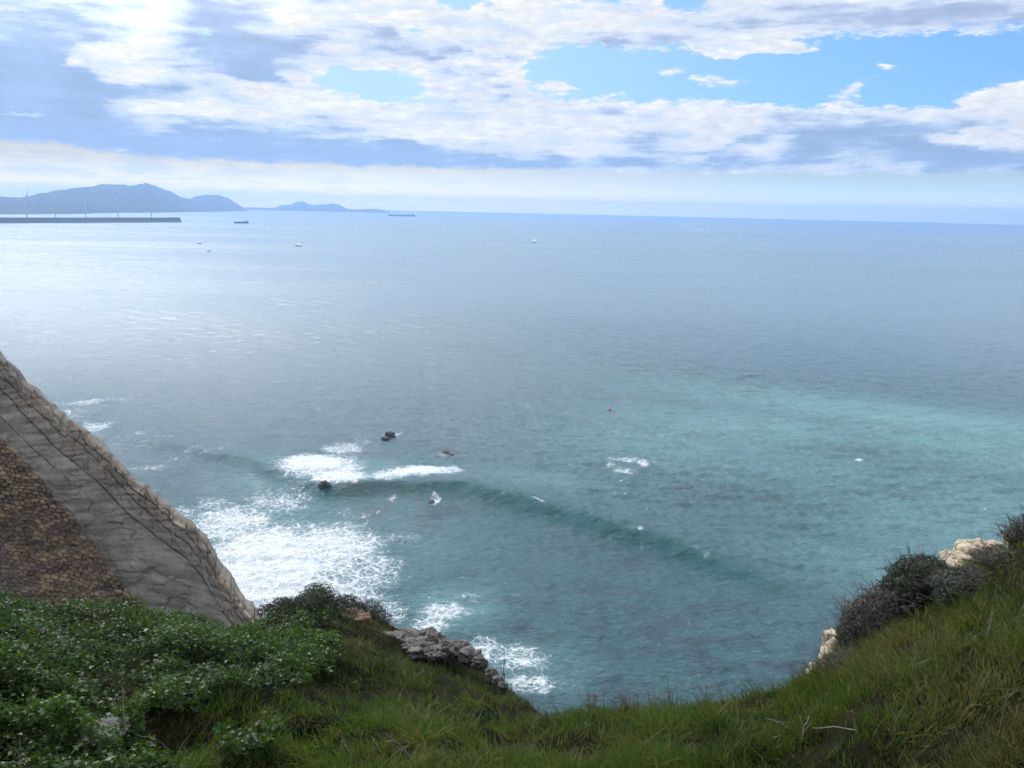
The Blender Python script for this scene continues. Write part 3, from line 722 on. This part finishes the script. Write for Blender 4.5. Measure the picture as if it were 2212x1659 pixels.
# rocks in the sea
def searock(px, py, parts, label, grp='rocks awash in the cove', lift=0.0):
    c0 = on_sea(px, py); m = mpp(c0); L = []
    for (ox, oy, wp, hp) in parts:
        c = on_sea(px + ox, py + oy); L.append((c + np.array([0, 0, hp * m * .12 + lift]), (wp * m / 2, wp * m * .55, hp * m / 2), random.random()))
    rock('sea_rock', M_rock_wet, L, label, 'rock', grp, sub=3, amp=.35, loc=c0)
searock(390, 436, [(0, 0, 9, 7), (-4, 3, 8, 4), (3, 1, 5, 3)], 'dark pointed sea rock farthest out beyond the breaking wave')
searock(325, 494, [(0, -1, 9, 9), (-3, 0, 8, 6), (3, 0, 6, 6)], 'dark rock in front of the white breaker above the main foam patch', lift=1.5)
searock(446, 453, [(0, 0, 6, 3), (4, 2, 6, 2)], 'low brown rock barely awash behind the right hand breaker')
searock(432, 502, [(0, 0, 5, 3), (-1.5, 1, 4, 2)], 'small rock splashed by foam under the middle of the swell')
searock(641, 542, [(0, 0, 3, 3), (0, 1, 3, 2)], 'small rock breaking the swell farther right along its crest')

# ================================================================== BREAKWATER AND TURBINES
def simple(name, c, rough=.6):
    m_, t = material(name)
    pos = t.n('ShaderNodeTexCoord').outputs['Object']
    k = t.ss(t.noise(pos, 2.0, 5.0, .6), .3, .7, .78, 1.12)
    finish(t, t.n('ShaderNodeBsdfPrincipled', {'Base Color': t.vm('MULTIPLY', t.xyz(k, k, k), c), 'Roughness': rough}).outputs[0])
    return m_
M_conc = simple('breakwater_concrete', (.14, .13, .13), .9)
M_white = simple('turbine_white', (.62, .64, .66), .5)
M_hull = simple('ship_hull', (.03, .035, .05)); M_super = simple('ship_white', (.5, .5, .5)); M_sail, _t = material('sail_cloth'); finish(_t, _t.n('ShaderNodeMixShader', {0: .5, 1: _t.n('ShaderNodeBsdfDiffuse', {'Color': (.9, .9, .88, 1)}).outputs[0], 2: _t.n('ShaderNodeBsdfTranslucent', {'Color': (.9, .9, .88, 1)}).outputs[0]}).outputs[0])
M_deck = simple('ship_deck', (.14, .06, .04)); M_hullw = simple('boat_hull', (.10, .12, .14)); M_red = simple('buoy_red', (.75, .03, .05))
e1 = on_sea(182.5, 222.2); e0 = on_sea(-260, 225.0)
dirb = (e0 - e1); Lb = np.linalg.norm(dirb); dirb /= Lb; nb_ = np.array([-dirb[1], dirb[0], 0]); nb_ = nb_ if nb_[1] > 0 else -nb_
hb = 4.1 * mpp(e1)
mb = MB(); rings = []
for i in range(61):
    c = e1 + dirb * (Lb * i / 60); j = .35 * math.sin(i * 2.1) + .3 * math.sin(i * 5.3)
    rings.append([c + nb_ * a + np.array([0, 0, z_]) for a, z_ in ((-1, -3), (0, 0), (4, 3.5 + j), (9, hb * .55 + j), (11, hb * .97), (15, hb), (16, hb * .8), (32, hb * .78), (36, -3))])
mb.loft(rings)
bw = empty('breakwater', e1); tag(bw, 'long low concrete breakwater reaching out from the left edge of the sea', 'breakwater')
o = mb.build('sea_wall', M_conc, bw); o.matrix_parent_inverse = Matrix.Translation(-Vector(tuple(e1)))
mb = MB(); c = e1 + dirb * 16 + nb_ * 16; mb.box(c + np.array([0, 0, hb * .45]), (30, 26, hb * 1.15), .86, math.atan2(dirb[1], dirb[0]))
o = mb.build('end_block', M_conc, bw); o.matrix_parent_inverse = Matrix.Translation(-Vector(tuple(e1)))

def turbine(px, label, rot):
    c = on_sea(px, 222.0 + (157 - px) * .002); c = c + nb_ * 22; m = mpp(c); c[2] = hb * .75
    hub = 15.8 * m; bl = 6.8 * m
    root = empty('wind_turbine', c, math.atan2(-c[0], c[1]) + .5)
    tag(root, label, 'wind turbine', 'wind turbines along the breakwater')
    b = MB(); b.tube([(0, 0, 0), (0, 0, hub * .5), (0, 0, hub)], [1.3, 1.05, .8], 10); b.build('tower', M_white, root, True)
    b = MB(); b.box((0, 1.5, hub + 1.2), (3.2, 9, 3.4)); b.build('nacelle', M_white, root)
    b = MB(); b.tube([(0, -3, hub + 1.2), (0, -5, hub + 1.2), (0, -6, hub + 1.2)], [1.8, 1.5, .4], 8); b.build('hub', M_white, root, True)
    for k in range(3):
        a = R(rot + 120 * k); d = Vector((math.sin(a), 0, math.cos(a))); s = Vector((math.cos(a), 0, -math.sin(a)))
        b = MB(); rr = []
        for f, ch in ((.0, .9), (.15, 2.4), (.5, 1.7), (.9, .8), (1.0, .2)):
            q = Vector((0, -4.6, hub + 1.2)) + d * bl * f
            rr.append([q + s * ch, q + Vector((0, .45, 0)), q - s * ch * .6, q - Vector((0, .45, 0))])
        b.loft(rr); b.build('blade', M_white, root, True)
for px, lab, rot in ((33, 'leftmost wind turbine on the breakwater in front of the hill', 20), (61.8, 'second wind turbine from the left on the breakwater', 60),
                     (91.8, 'middle wind turbine of the five on the breakwater', 10), (124, 'second wind turbine from the breakwater end, blade raised', 12), (157.3, 'rightmost wind turbine nearest the breakwater end', 13)):
    turbine(px, lab, rot)

# ================================================================== SHIPS AND BOATS
def hull(L, B, D_, sheer=.0, bowf=.22, n=14, tr=.8):
    rings = []
    for i in range(n + 1):
        f = i / n; x = (f - .5) * L
        wd = B / 2 * (tr + (1 - tr) * min(1, f / .15)) if f < 1 - bowf else B / 2 * max(.03, (1 - ((f - 1 + bowf) / bowf) ** 2))
        zt = D_ * (1 + sheer * max(0, (f - .75) / .25) ** 2 + sheer * .4 * max(0, (.15 - f) / .15)); ov = L * .02 * max(0, (f - .9) / .1)
        rings.append([(x, -wd * .7, -D_ * .3), (x + ov, -wd, D_ * .2), (x + ov, -wd, zt), (x + ov, wd, zt), (x + ov, wd, D_ * .2), (x, wd * .7, -D_ * .3)])
    b = MB(); b.loft(rings); return b
def ship(px, py, Lpx, hpx, turn, label, flip):
    c = on_sea(px, py); m = mpp(c); L = Lpx * m; D_ = hpx * m; az_ = math.atan2(c[0], c[1])
    root = empty('cargo_ship', c, -az_ + turn + (math.pi if flip else 0)); tag(root, label, 'ship', 'cargo ships offshore')
    L2 = L / max(.35, abs(math.cos(turn))); B = L2 * .15
    hull(L2, B, D_, .25).build('hull', M_hull, root)
    b = MB(); b.box((0, 0, D_ * 1.03), (L2 * .62, B * .8, D_ * .12)); b.build('deck', M_deck, root)
    s = MB(); s.box((-L2 * .40, 0, D_ * 1.0 + D_ * .35), (L2 * .09, B * .8, D_ * .7)); s.box((-L2 * .395, 0, D_ * 1.86), (L2 * .04, B * .98, D_ * .28)); s.build('superstructure', M_super, root)
    s = MB(); s.box((-L2 * .455, 0, D_ * 1.5), (L2 * .03, B * .2, D_ * .9), .8); s.build('funnel', M_hull, root)
    for fx in (-.2, .0, .2, .46):
        s = MB(); s.tube([(L2 * fx, 0, D_), (L2 * fx, 0, D_ * 1.9)], L2 * .003, 6); s.build('mast', M_super, root)
ship(401.8, 216.2, 25, 1.25, .10, 'long dark cargo ship on the horizon right of the last hills', True)
ship(241.2, 223.3, 11.8, 1.35, .75, 'shorter dark ship just beyond the breakwater end', True)
def sailboat(px, py, hl, sh, lean, label, jib=True, turn=.5):
    c = on_sea(px, py); m = mpp(c); L = hl * m / .85; root = empty('sailboat', c, turn); tag(root, label, 'sailboat', 'sailboats on the bay')
    hull(L, L * .3, L * .10, .3, .55, 12, .7).build('hull', M_hullw, root)
    b = MB(); b.box((-L * .05, 0, L * .12), (L * .35, L * .16, L * .06), .8); b.build('cabin', M_sail, root)
    Hs = sh * m; b = MB(); b.tube([(L * .06, 0, L * .08), (L * .06 + lean * Hs, 0, Hs)], L * .010, 6); b.build('mast', M_white, root)
    def sail(name, a, bb, cc):
        s = MB(); V = []; F = []
        for i in range(9):
            f = i / 8; p0 = Vector(a).lerp(Vector(cc), f); p1 = Vector(bb).lerp(Vector(cc), f)
            V += [p0, (p0 + p1) / 2 + Vector((0, (p1 - p0).length * .16, 0)), p1]
        for i in range(8):
            for j in range(2): F.append((i * 3 + j, i * 3 + j + 1, i * 3 + j + 4, i * 3 + j + 3))
        s.add(V, F); s.build(name, M_sail, root, True)
    topx = (L * .06 + lean * Hs, 0, Hs * .98)
    sail('mainsail', (L * .04, 0, L * .2), (-L * .38, L * .06, L * .2), topx)
    if jib: sail('jib', (L * .48, 0, L * .12), (L * .08, L * .05, L * .16), (L * .06 + lean * Hs, 0, Hs * .85))
sailboat(200, 243.6, 4.2, 6.4, .0, 'sailboat with a tall narrow white sail above the tiny motorboat, left on the bay', False, 1.1)
sailboat(298.3, 246.2, 5.5, 4.4, .0, 'dark hulled boat with a short pale sail and a wake, between the other sailboats', True, .2)
sailboat(534, 242.6, 4.0, 5.6, .0, 'white sailboat near the middle of the bay with both sails up', True, .8)
sailboat(702, 234.0, 2.2, 3.6, .0, 'tiny farthest white sailboat to the right below the horizon', False, .9)
c = on_sea(208.7, 251.3); m = mpp(c); mbr = empty('motorboat', c, .2); tag(mbr, 'tiny dark open motorboat left on the bay below the tall sail', 'boat')
hull(3.2 * m, 1.3 * m, .35 * m, .3, .5).build('hull', M_hull, mbr); b = MB(); b.box((-.3 * m, 0, .5 * m), (.9 * m, .7 * m, .35 * m), .8); b.build('cabin', M_hullw, mbr)
c = on_sea(609.5, 410.3); by_ = empty('buoy', c); tag(by_, 'small red buoy floating in front of the turquoise water', 'buoy')
b = MB(); b.tube([(0, 0, -.2), (0, 0, .1), (0, 0, .45), (0, 0, .62)], [.34, .42, .36, .1], 10); b.build('float', M_red, by_, True)
b = MB(); b.tube([(0, 0, .6), (0, 0, 1.0)], [.05, .04], 6); b.build('pole', M_red, by_)

# ================================================================== VEGETATION
def leaf_mat(name, ca, cb, cdry, trans=.35, rough=.5, spec=.5):
    """colour picked per blade/leaf by the attribute 'tint' (0..1) with dryness 'dry'"""
    m_, t = material(name)
    tn = t.attr('tint'); dr = t.attr('dry')
    c = t.mix(tn, ca, cb); c = t.mix(dr, c, cdry)
    p = t.n('ShaderNodeBsdfPrincipled', {'Base Color': c, 'Roughness': rough, 'Specular IOR Level': spec}).outputs[0]
    tr = t.n('ShaderNodeBsdfTranslucent', {'Color': t.vm('MULTIPLY', c, (1.25, 1.3, .8))}).outputs[0]
    finish(t, t.n('ShaderNodeMixShader', {0: trans, 1: p, 2: tr}).outputs[0])
    return m_
M_grass = leaf_mat('grass_blade', (.012, .032, .006), (.078, .140, .012), (.20, .15, .072), .45, .5, .22)
M_ivy = leaf_mat('ivy_leaf', (.009, .028, .006), (.078, .145, .016), (.14, .11, .04), .40, .42, .30)
M_shrub = leaf_mat('shrub_leaf', (.020, .034, .016), (.062, .086, .042), (.13, .10, .085), .2, .6, .3)
M_greyshrub = leaf_mat('grey_shrub_leaf', (.060, .072, .055), (.160, .175, .145), (.17, .125, .12), .2, .7, .3)
def bark(name, c):
    m_, t = material(name); pos = t.n('ShaderNodeTexCoord').outputs['Object']
    k = t.ss(t.noise(pos, 30.0, 4.0, .6), .3, .7, .7, 1.2)
    finish(t, t.n('ShaderNodeBsdfPrincipled', {'Base Color': t.vm('MULTIPLY', t.xyz(k, k, k), c), 'Roughness': .85}).outputs[0]); return m_
M_twig = bark('twig_brown', (.16, .125, .105)); M_pale = bark('dead_stem_pale', (.36, .32, .26)); M_dark = bark('stem_dark', (.05, .035, .028))

# spots where grass gives way to hollows of bare, dry litter (picture positions -> ground)
def scatter(n, az0=-41, az1=41, r0=4.6, extra=1.8):
    az = rng.uniform(az0, az1, n); rc = np.interp(az, AZc, RCc) * .96
    r = r0 * ((rc + extra) / r0) ** rng.random(n)
    x = r * np.sin(np.radians(az)); y = r * np.cos(np.radians(az)); z = terrain(x, y)
    P3 = np.stack([x, y, z], -1); px, py = proj(P3)
    return P3, px, py, r, rc
def blades(P0, ht, wd, lean, laz, tint, dry):
    """curved blades: 3 pairs + tip"""
    n = len(P0); faz = rng.uniform(0, 2 * np.pi, n)
    side = np.stack([np.cos(faz), np.sin(faz), np.zeros(n)], -1) * (wd / 2)[:, None]
    ld = np.stack([np.cos(laz), np.sin(laz), np.zeros(n)], -1)
    V = np.zeros((n, 7, 3))
    for k, (f, wf) in enumerate(((0, .8), (.4, 1.0), (.75, .65), (1.0, 0))):
        c = P0 + np.array([0, 0, 1.0]) * (ht * (f - .30 * lean * f * f))[:, None] + ld * (ht * lean * f * f)[:, None]
        if k < 3: V[:, 2 * k] = c - side * wf; V[:, 2 * k + 1] = c + side * wf
        else: V[:, 6] = c
    i0 = np.arange(n)[:, None] * 7
    q = np.concatenate([i0 + np.array([[0, 1, 3, 2]]), i0 + np.array([[2, 3, 5, 4]])], 1).reshape(-1, 4)
    tr = (i0 + np.array([[4, 5, 6]])).reshape(-1, 3)
    T3 = np.concatenate([q[:, [0, 1, 2]], q[:, [0, 2, 3]], tr])
    return V.reshape(-1, 3), T3, np.repeat(tint, 7), np.repeat(dry, 7)
def build_grass():
    n = 290000
    P3, px, py, r, rc = scatter(n)
    clump = fbm(P3[:, 0] / .42, P3[:, 1] / .42, 3, 44); big = fbm(P3[:, 0] / 2.2, P3[:, 1] / 2.2, 3, 47)
    iv = inpoly(px + 13 + 8 * clump, py - 5 + 5 * big, IVY)
    ho = bump_at(px, py, hol); dr_ = bump_at(px, py, drys)
    stony = bump_at(px, py, [(410, 641, 44, 9), (465, 655, 20, 9), (96, 742, 26, 7)])
    keep = (rng.random(n) < np.where(iv, .16, 1.0)) & (rng.random(n) > ho * .92) & (rng.random(n) > stony * 1.1) & (rng.random(n) < .60 + 1.0 * clump + .2 * big)
    keep &= rng.random(n) < np.where(r > rc + .3, .45, 1)
    P3, px, py, r, rc, clump, big, dr_, iv = (a[keep] for a in (P3, px, py, r, rc, clump, big, dr_, iv)); n = len(P3)
    ht = (.075 + .12 * rng.random(n) ** 1.6) * (1 + .8 * clump + .25 * big) * np.where(rng.random(n) < .03, 1.7, 1)
    shoulder = (py < 684) & (px > 230) & (px < 520); ht = np.where(shoulder, ht * .85, ht)
    right = sstep(px, 800, 1000); ht *= 1 + .05 * right
    wd = .006 + .007 * rng.random(n)
    lean = np.clip(.2 + .95 * rng.random(n) + .25 * clump, .05, 1.5)
    laz = 2.2 + 2.4 * fbm(P3[:, 0] / .9, P3[:, 1] / .9, 2, 55) + rng.normal(0, 1.1, n)
    tint = np.clip(.40 + .55 * big + .7 * clump + .45 * rng.normal(0, 1, n) * .6 + .25 * sstep(py, 684, 700) * (px < 700) - .25 * shoulder, 0, 1)
    pd = .10 + .55 * dr_ + .12 * right + .1 * (big < -.3)
    dry = np.where(rng.random(n) < pd, rng.uniform(.45, 1, n), rng.uniform(0, .18, n))
    V, F, tt, dd = blades(P3 - np.array([0, 0, .02]), ht, wd, lean, laz, tint, dry)
    o = mesh_np('grass', V, F, M_grass, smooth=True, attrs={'tint': tt, 'dry': dd})
    tag(o, 'green and dry grass covering the cliff top slope', 'grass', kind='stuff')
build_grass()

def leaves(P0, size, nrm, tint, dry, shape='ivy'):
    n = len(P0)
    nrm = nrm / np.linalg.norm(nrm, axis=1, keepdims=True)
    a = rng.normal(0, 1, (n, 3)); a -= nrm * (a * nrm).sum(1, keepdims=True); a /= np.linalg.norm(a, axis=1, keepdims=True)
    b = np.cross(nrm, a)
    if shape == 'ivy': out = [(0, -.05), (.42, -.38), (.50, .12), (.20, .18), (0, .62), (-.20, .18), (-.50, .12), (-.42, -.38)]
    else: out = [(0, -.5), (.18, -.1), (.14, .3), (0, .55), (-.14, .3), (-.18, -.1)]
    k = len(out); V = np.zeros((n, k + 1, 3)); V[:, 0] = P0
    cup = rng.uniform(-.25, .3, n)
    for i, (x, y) in enumerate(out):
        V[:, i + 1] = P0 + (a * x + b * y) * size[:, None] + nrm * (cup * abs(x) * size * 1.2)[:, None]
    i0 = np.arange(n)[:, None] * (k + 1)
    F = np.concatenate([i0 + np.array([[0, 1 + i, 1 + (i + 1) % k]]) for i in range(k)], 1).reshape(-1, 3)
    return V.reshape(-1, 3), F, np.repeat(tint, k + 1), np.repeat(dry, k + 1)
def build_ivy():
    n = 260000
    P3, px, py, r, rc = scatter(n, -43, 2, 4.8, 1.4)
    clump = fbm(P3[:, 0] / .5, P3[:, 1] / .5, 3, 64); big = fbm(P3[:, 0] / 1.8, P3[:, 1] / 1.8, 3, 67)
    iv = inpoly(px + 14 * clump, py + 8 * big, IVY)
    patch = ((np.hypot((px - 246) / 24, (py - 754) / 13) < 1 + .8 * clump) & (rng.random(n) < .35)) | (np.hypot((px - 320) / 20, (py - 660) / 22) < 1)
    gap = bump_at(px, py, [(110, 742, 20, 6), (175, 668, 22, 5), (282, 668, 10, 4)])
    keep = (iv | patch) & (rng.random(n) > gap * 1.1) & (rng.random(n) < .72 + 1.0 * clump)
    P3, px, py, clump, big, patch = (a[keep] for a in (P3, px, py, clump, big, patch)); n = len(P3)
    e = .06; zx = (terrain(P3[:, 0] + e, P3[:, 1]) - P3[:, 2]) / e; zy = (terrain(P3[:, 0], P3[:, 1] + e) - P3[:, 2]) / e
    nm = np.stack([-zx, -zy, np.ones(n)], -1); nm /= np.linalg.norm(nm, axis=1, keepdims=True)
    nm = nm + rng.normal(0, .6, (n, 3)); nm[:, 2] = np.abs(nm[:, 2])
    lift = np.abs(rng.normal(.05, .06, n)) + .34 * np.clip(clump + .1, 0, 1)
    size = rng.uniform(.022, .058, n) * np.where(patch, 1.2, 1) * np.where(rng.random(n) < .12, 1.6, 1)
    tint = np.clip(.40 + .5 * clump + .3 * big + .2 * rng.normal(0, 1, n), 0, 1)
    dry = np.where(rng.random(n) < .06, rng.uniform(.4, 1, n), 0)
    V, F, tt, dd = leaves(P3 + np.array([0, 0, 1.0]) * lift[:, None], size, nm, tint, dry)
    o = mesh_np('ivy', V, F, M_ivy, smooth=False, attrs={'tint': tt, 'dry': dd})
    tag(o, 'glossy dark green ivy spread over the left side of the cliff top', 'ivy', kind='stuff')
build_ivy()

def shrub(lumps, label, mat, nleaf=5000, lsize=.035, twigs=60, twl=.35, tw=M_twig, cat='shrub', dryp=.15, group=None):
    """lumps: (px, py, w, h, dist) of the crown in picture units"""
    fixed = []
    for (px, py, wpx, hpx, dist) in lumps:
        q = G(px, py + hpx * .42); fixed.append((px, py, wpx, hpx, float(np.linalg.norm(q - CAM)) - .05))
    lumps = fixed
    base = at(*lumps[0][:2], lumps[0][4]); g = terrain(base[:1], base[1:2])[0]
    root = empty('shrub', (base[0], base[1], g)); tag(root, label, cat, group)
    off = np.array([base[0], base[1], g]); Ps = []; Ns = []; tb = MB()
    tot = sum(l[2] * l[3] for l in lumps)
    for (px, py, wpx, hpx, dist) in lumps:
        c = at(px, py, dist); m = dist / FPX; rad = np.array([wpx * m / 2, wpx * m / 2 * .9, hpx * m / 2])
        n = int(nleaf * wpx * hpx / tot)
        cb = c - np.array([0, 0, rad[2] * .9])
        hub_ = cb if dist == lumps[0][4] and px == lumps[0][0] and py == lumps[0][1] else hub_
        tb.tube([hub_ - off, (hub_ + cb) / 2 - off + np.array([0, 0, .02]), cb + np.array([0, 0, .05]) - off], [.012, .010, .008], 4)
        d = rng.normal(0, 1, (n, 3)); d /= np.linalg.norm(d, axis=1, keepdims=True)
        lump = 1 + .28 * fbm(d[:, 0] * 2.5 + c[0], d[:, 1] * 2.5 + d[:, 2] * 2.1, 3, 5)
        rr = (rng.random(n) ** .35) * lump
        Ps.append(c + d * rad * rr[:, None]); Ns.append(d + rng.normal(0, .6, (n, 3)))
        for k in range(int(twigs * wpx * hpx / tot)):
            e = rng.normal(0, 1, 3); e[2] = abs(e[2]) + .1; e /= np.linalg.norm(e)
            st = c + np.array([rng.normal(0, .25) * rad[0], rng.normal(0, .25) * rad[1], -rad[2] * .9]); en = c + e * rad * rng.uniform(.85, 1.08)
            en = en + e * twl * rng.random() * .5; mid = (st + en) / 2 + rng.normal(0, .05, 3)
            tb.tube([st - off, mid - off, en - off], [.007, .005, .0015], 3)
            for _ in range(3):
                f = rng.uniform(.45, 1); a_ = mid + (en - mid) * f; tb.tube([a_ - off, a_ + (e + rng.normal(0, .6, 3)) * twl * .3 - off], [.0025, .001], 3)
    Pa = np.concatenate(Ps); Na = np.concatenate(Ns); n = len(Pa)
    tint = np.clip(.4 + .35 * rng.normal(0, 1, n) * .7 + .5 * fbm(Pa[:, 0] * 4, Pa[:, 2] * 4, 2, 3), 0, 1)
    dry = np.where(rng.random(n) < dryp, rng.uniform(.4, 1, n), 0)
    V, F, tt, dd = leaves(Pa - off, rng.uniform(.6, 1.4, n) * lsize, Na, tint, dry, 'o')
    mesh_np('foliage', V, F, mat, smooth=False, attrs={'tint': tt, 'dry': dd}, parent=root)
    tb.build('branches', tw, root)
    return root
shrub([(317, 594, 30, 22, 18.8), (317, 602, 44, 24, 18.8), (345, 607, 36, 20, 19.0), (300, 606, 34, 18, 18.6), (330, 610, 60, 18, 18.8)], 'tallest dark leafy shrub on the left shoulder against the white foam', M_shrub, 15000, .045, 40, .2)
shrub([(283, 604, 26, 12, 18.0), (268, 610, 22, 9, 17.2)], 'low brownish shrub just left of the dark leafy one on the shoulder', M_shrub, 2600, .035, 40, .15, dryp=.4)
shrub([(367, 610, 34, 16, 19.0), (380, 618, 26, 12, 18.9)], 'dark rounded shrub between the tallest left shrub and the grey crest', M_shrub, 3200, .04, 40, .2, dryp=.25)
shrub([(920, 577, 52, 36, 13.9), (905, 592, 44, 34, 13.7), (938, 580, 32, 28, 13.9)], 'dark twiggy shrub standing highest on the right slope edge', M_shrub, 16000, .040, 70, .4, dryp=.3)
shrub([(958, 588, 46, 28, 13.4), (972, 580, 32, 22, 13.5)], 'rounded grey green shrub right behind the dark twiggy one', M_greyshrub, 9000, .036, 120, .2)
shrub([(868, 620, 44, 42, 12.9), (853, 634, 28, 34, 12.8), (884, 606, 40, 36, 13.2)], 'grey twiggy shrub hanging at the cliff edge below the dark one', M_greyshrub, 16000, .036, 130, .4, dryp=.5)
shrub([(846, 664, 34, 20, 12.4), (832, 668, 20, 14, 12.4)], 'small low grey shrub over the yellowish rock ledge', M_greyshrub, 2400, .026, 120, .2, dryp=.4)
shrub([(1000, 558, 40, 12, 14.2), (985, 562, 26, 10, 14.2)], 'low dark bush along the grass above the cream outcrop', M_greyshrub, 2400, .026, 80, .25, dryp=.3)
shrub([(1018, 536, 26, 20, 14.2), (1030, 530, 30, 26, 14.2)], 'dark twiggy bush cut by the right edge of the picture', M_shrub, 2600, .028, 120, .3, dryp=.3)

# stalks and dead stems
def stem(name, pts, rad, mat, label, cat='stem', group=None, side=None, knots=0):
    """pts: (px, py, lift) - foot on the ground, the rest at the foot's distance"""
    f = G(*pts[0][:2]); dist = float(np.linalg.norm(f - CAM))
    if pts[0][0] < 260: dist -= .32
    P_ = [f - np.array([0, 0, .03])]
    for k, (px, py) in enumerate([q[:2] for q in pts[1:]]): P_.append(at(px, py, dist - .04 * (k + 1)))
    root = empty(name, f); tag(root, label, cat, group)
    b = MB(); n = len(P_); fine = []
    for i in range(n - 1):
        for s_ in range(4): fine.append(P_[i] + (P_[i + 1] - P_[i]) * s_ / 4 + rng.normal(0, rad * .35, 3))
    fine.append(P_[-1]); N_ = len(fine)
    b.tube([p - f for p in fine], [rad * (1 - .75 * i / (N_ - 1)) for i in range(N_)], 5); b.build('stalk', mat, root, True)
    for sp in (side or []):
        a = at(sp[0], sp[1], dist - .03); c = at(sp[2], sp[3], dist - .08); mid = (a + c) / 2 + rng.normal(0, rad * 2, 3)
        b = MB(); b.tube([a - f, mid - f, c - f], [rad * .6, rad * .45, rad * .15], 4); b.build('side_twig', mat, root, True)
    return root
stem('tall_stalk', [(504.5, 690), (504, 670), (504, 648)], .014, M_dark, 'tall thin dark stalk standing alone at the cliff edge left of centre', 'stalk', side=[(504, 676, 501, 668), (504, 665, 506, 658)])
stem('dead_stem', [(422, 727), (428, 716), (429, 704)], .010, M_pale, 'pale dead stem upright in the middle left grass, tip to the right', side=[(424, 722, 417, 710), (421, 720, 410, 703), (428, 716, 430, 724)])
stem('dead_stem', [(801, 742), (804, 728), (800, 716)], .010, M_pale, 'curved pale dead stem lying right of centre near the bottom', side=[(804, 732, 812, 720), (803, 728, 809, 715)])
stem('dead_stem', [(795, 730), (780, 722), (765, 718)], .008, M_pale, 'thin straw stem leaning left beside the curved pale one')
stem('dead_stem', [(860, 728), (835, 727), (812, 728)], .007, M_pale, 'long thin dead stem lying flat in the grass right of centre')
stem('dead_stem', [(752, 738), (766, 741), (781, 735)], .008, M_pale, 'short pale twig lying above the bottom right of centre')
stem('dead_stem', [(420, 768), (403, 748), (386, 733)], .012, M_twig, 'brown bare twig slanting down to the bottom edge left of centre', side=[(403, 748, 406, 737), (395, 741, 384, 743)])
stem('dead_stem', [(356, 762), (348, 750), (342, 740)], .009, M_pale, 'short pale twig tilted left at the bottom left of centre')
stem('dead_stem', [(180, 760), (160, 742), (135, 734)], .010, M_twig, 'brown bare branch crossing the flat stone')
stem('dead_stem', [(127, 745), (124, 715), (122, 690)], .008, M_pale, 'yellowish upright stem in the ivy above the flat stone', side=[(123, 700, 122, 686)])
stem('bare_branch', [(140, 646), (152, 642), (161, 638), (162, 629)], .013, M_pale, 'forked pale bare branch in the dark ivy at left', 'branch', side=[(161, 638, 166, 644), (152, 642, 140, 650), (162, 630, 166, 624), (145, 656, 155, 650)])
stem('bare_branch', [(186, 650), (187, 643), (192, 636)], .010, M_pale, 'thin upright pale branch right of the forked one in the ivy', 'branch', side=[(187, 644, 184, 638)])
stem('dead_stem', [(239, 668), (241, 660), (237, 654)], .008, M_pale, 'short curled pale stem in the ivy below the shoulder')
stem('dead_stem', [(880, 628), (893, 634), (906, 642)], .008, M_pale, 'pale stem slanting down to the right below the grey green shrub', side=[(893, 634, 884, 620)])
stem('dead_stem', [(985, 640), (990, 625), (992, 612)], .008, M_pale, 'pale upright straw on the right slope')
stem('dead_stem', [(1000, 735), (1003, 712), (1008, 690)], .008, M_twig, 'brown upright straw near the lower right corner')
stem('dead_stem', [(935, 730), (922, 716), (915, 700)], .008, M_twig, 'brown leaning straw in the dry grass left of the lower right corner')
def weed(px, py, hpx, label, n=16):
    f = G(px, py); dist = float(np.linalg.norm(f - CAM)); m = dist / FPX; root = empty('dry_weed', f); tag(root, label, 'weed', 'dry weeds along the cliff edge')
    b = MB()
    for i in range(n):
        a = rng.normal(0, .35, 2); h = hpx * m * rng.uniform(.5, 1); top = np.array([a[0] * h, a[1] * h * .5, h]); mid = top * .5 + rng.normal(0, .02, 3)
        b.tube([(0, 0, -.02), mid, top], [.004, .003, .001], 3)
        for _ in range(4):
            fr = rng.uniform(.4, 1); s_ = mid + (top - mid) * fr; b.tube([s_, s_ + np.array([rng.normal(0, .06), rng.normal(0, .06), rng.uniform(.01, .07)])], [.002, .0012], 3)
    b.build('stems', M_twig, root)
for a in ((628, 706, 26, 'short dry weed at the cliff edge right of centre foreground'), (652, 704, 30, 'taller bushy dry weed on the edge, second from the left'),
          (672, 704, 34, 'tallest dry brown weed against the dark water at the edge'), (590, 708, 20, 'small sparse weed on the edge nearest the tall stalk'),
          (706, 702, 22, 'low dry weed on the edge right of the tallest one'), (812, 676, 16, 'small dry weed beside the yellowish ledge')):
    weed(*a)
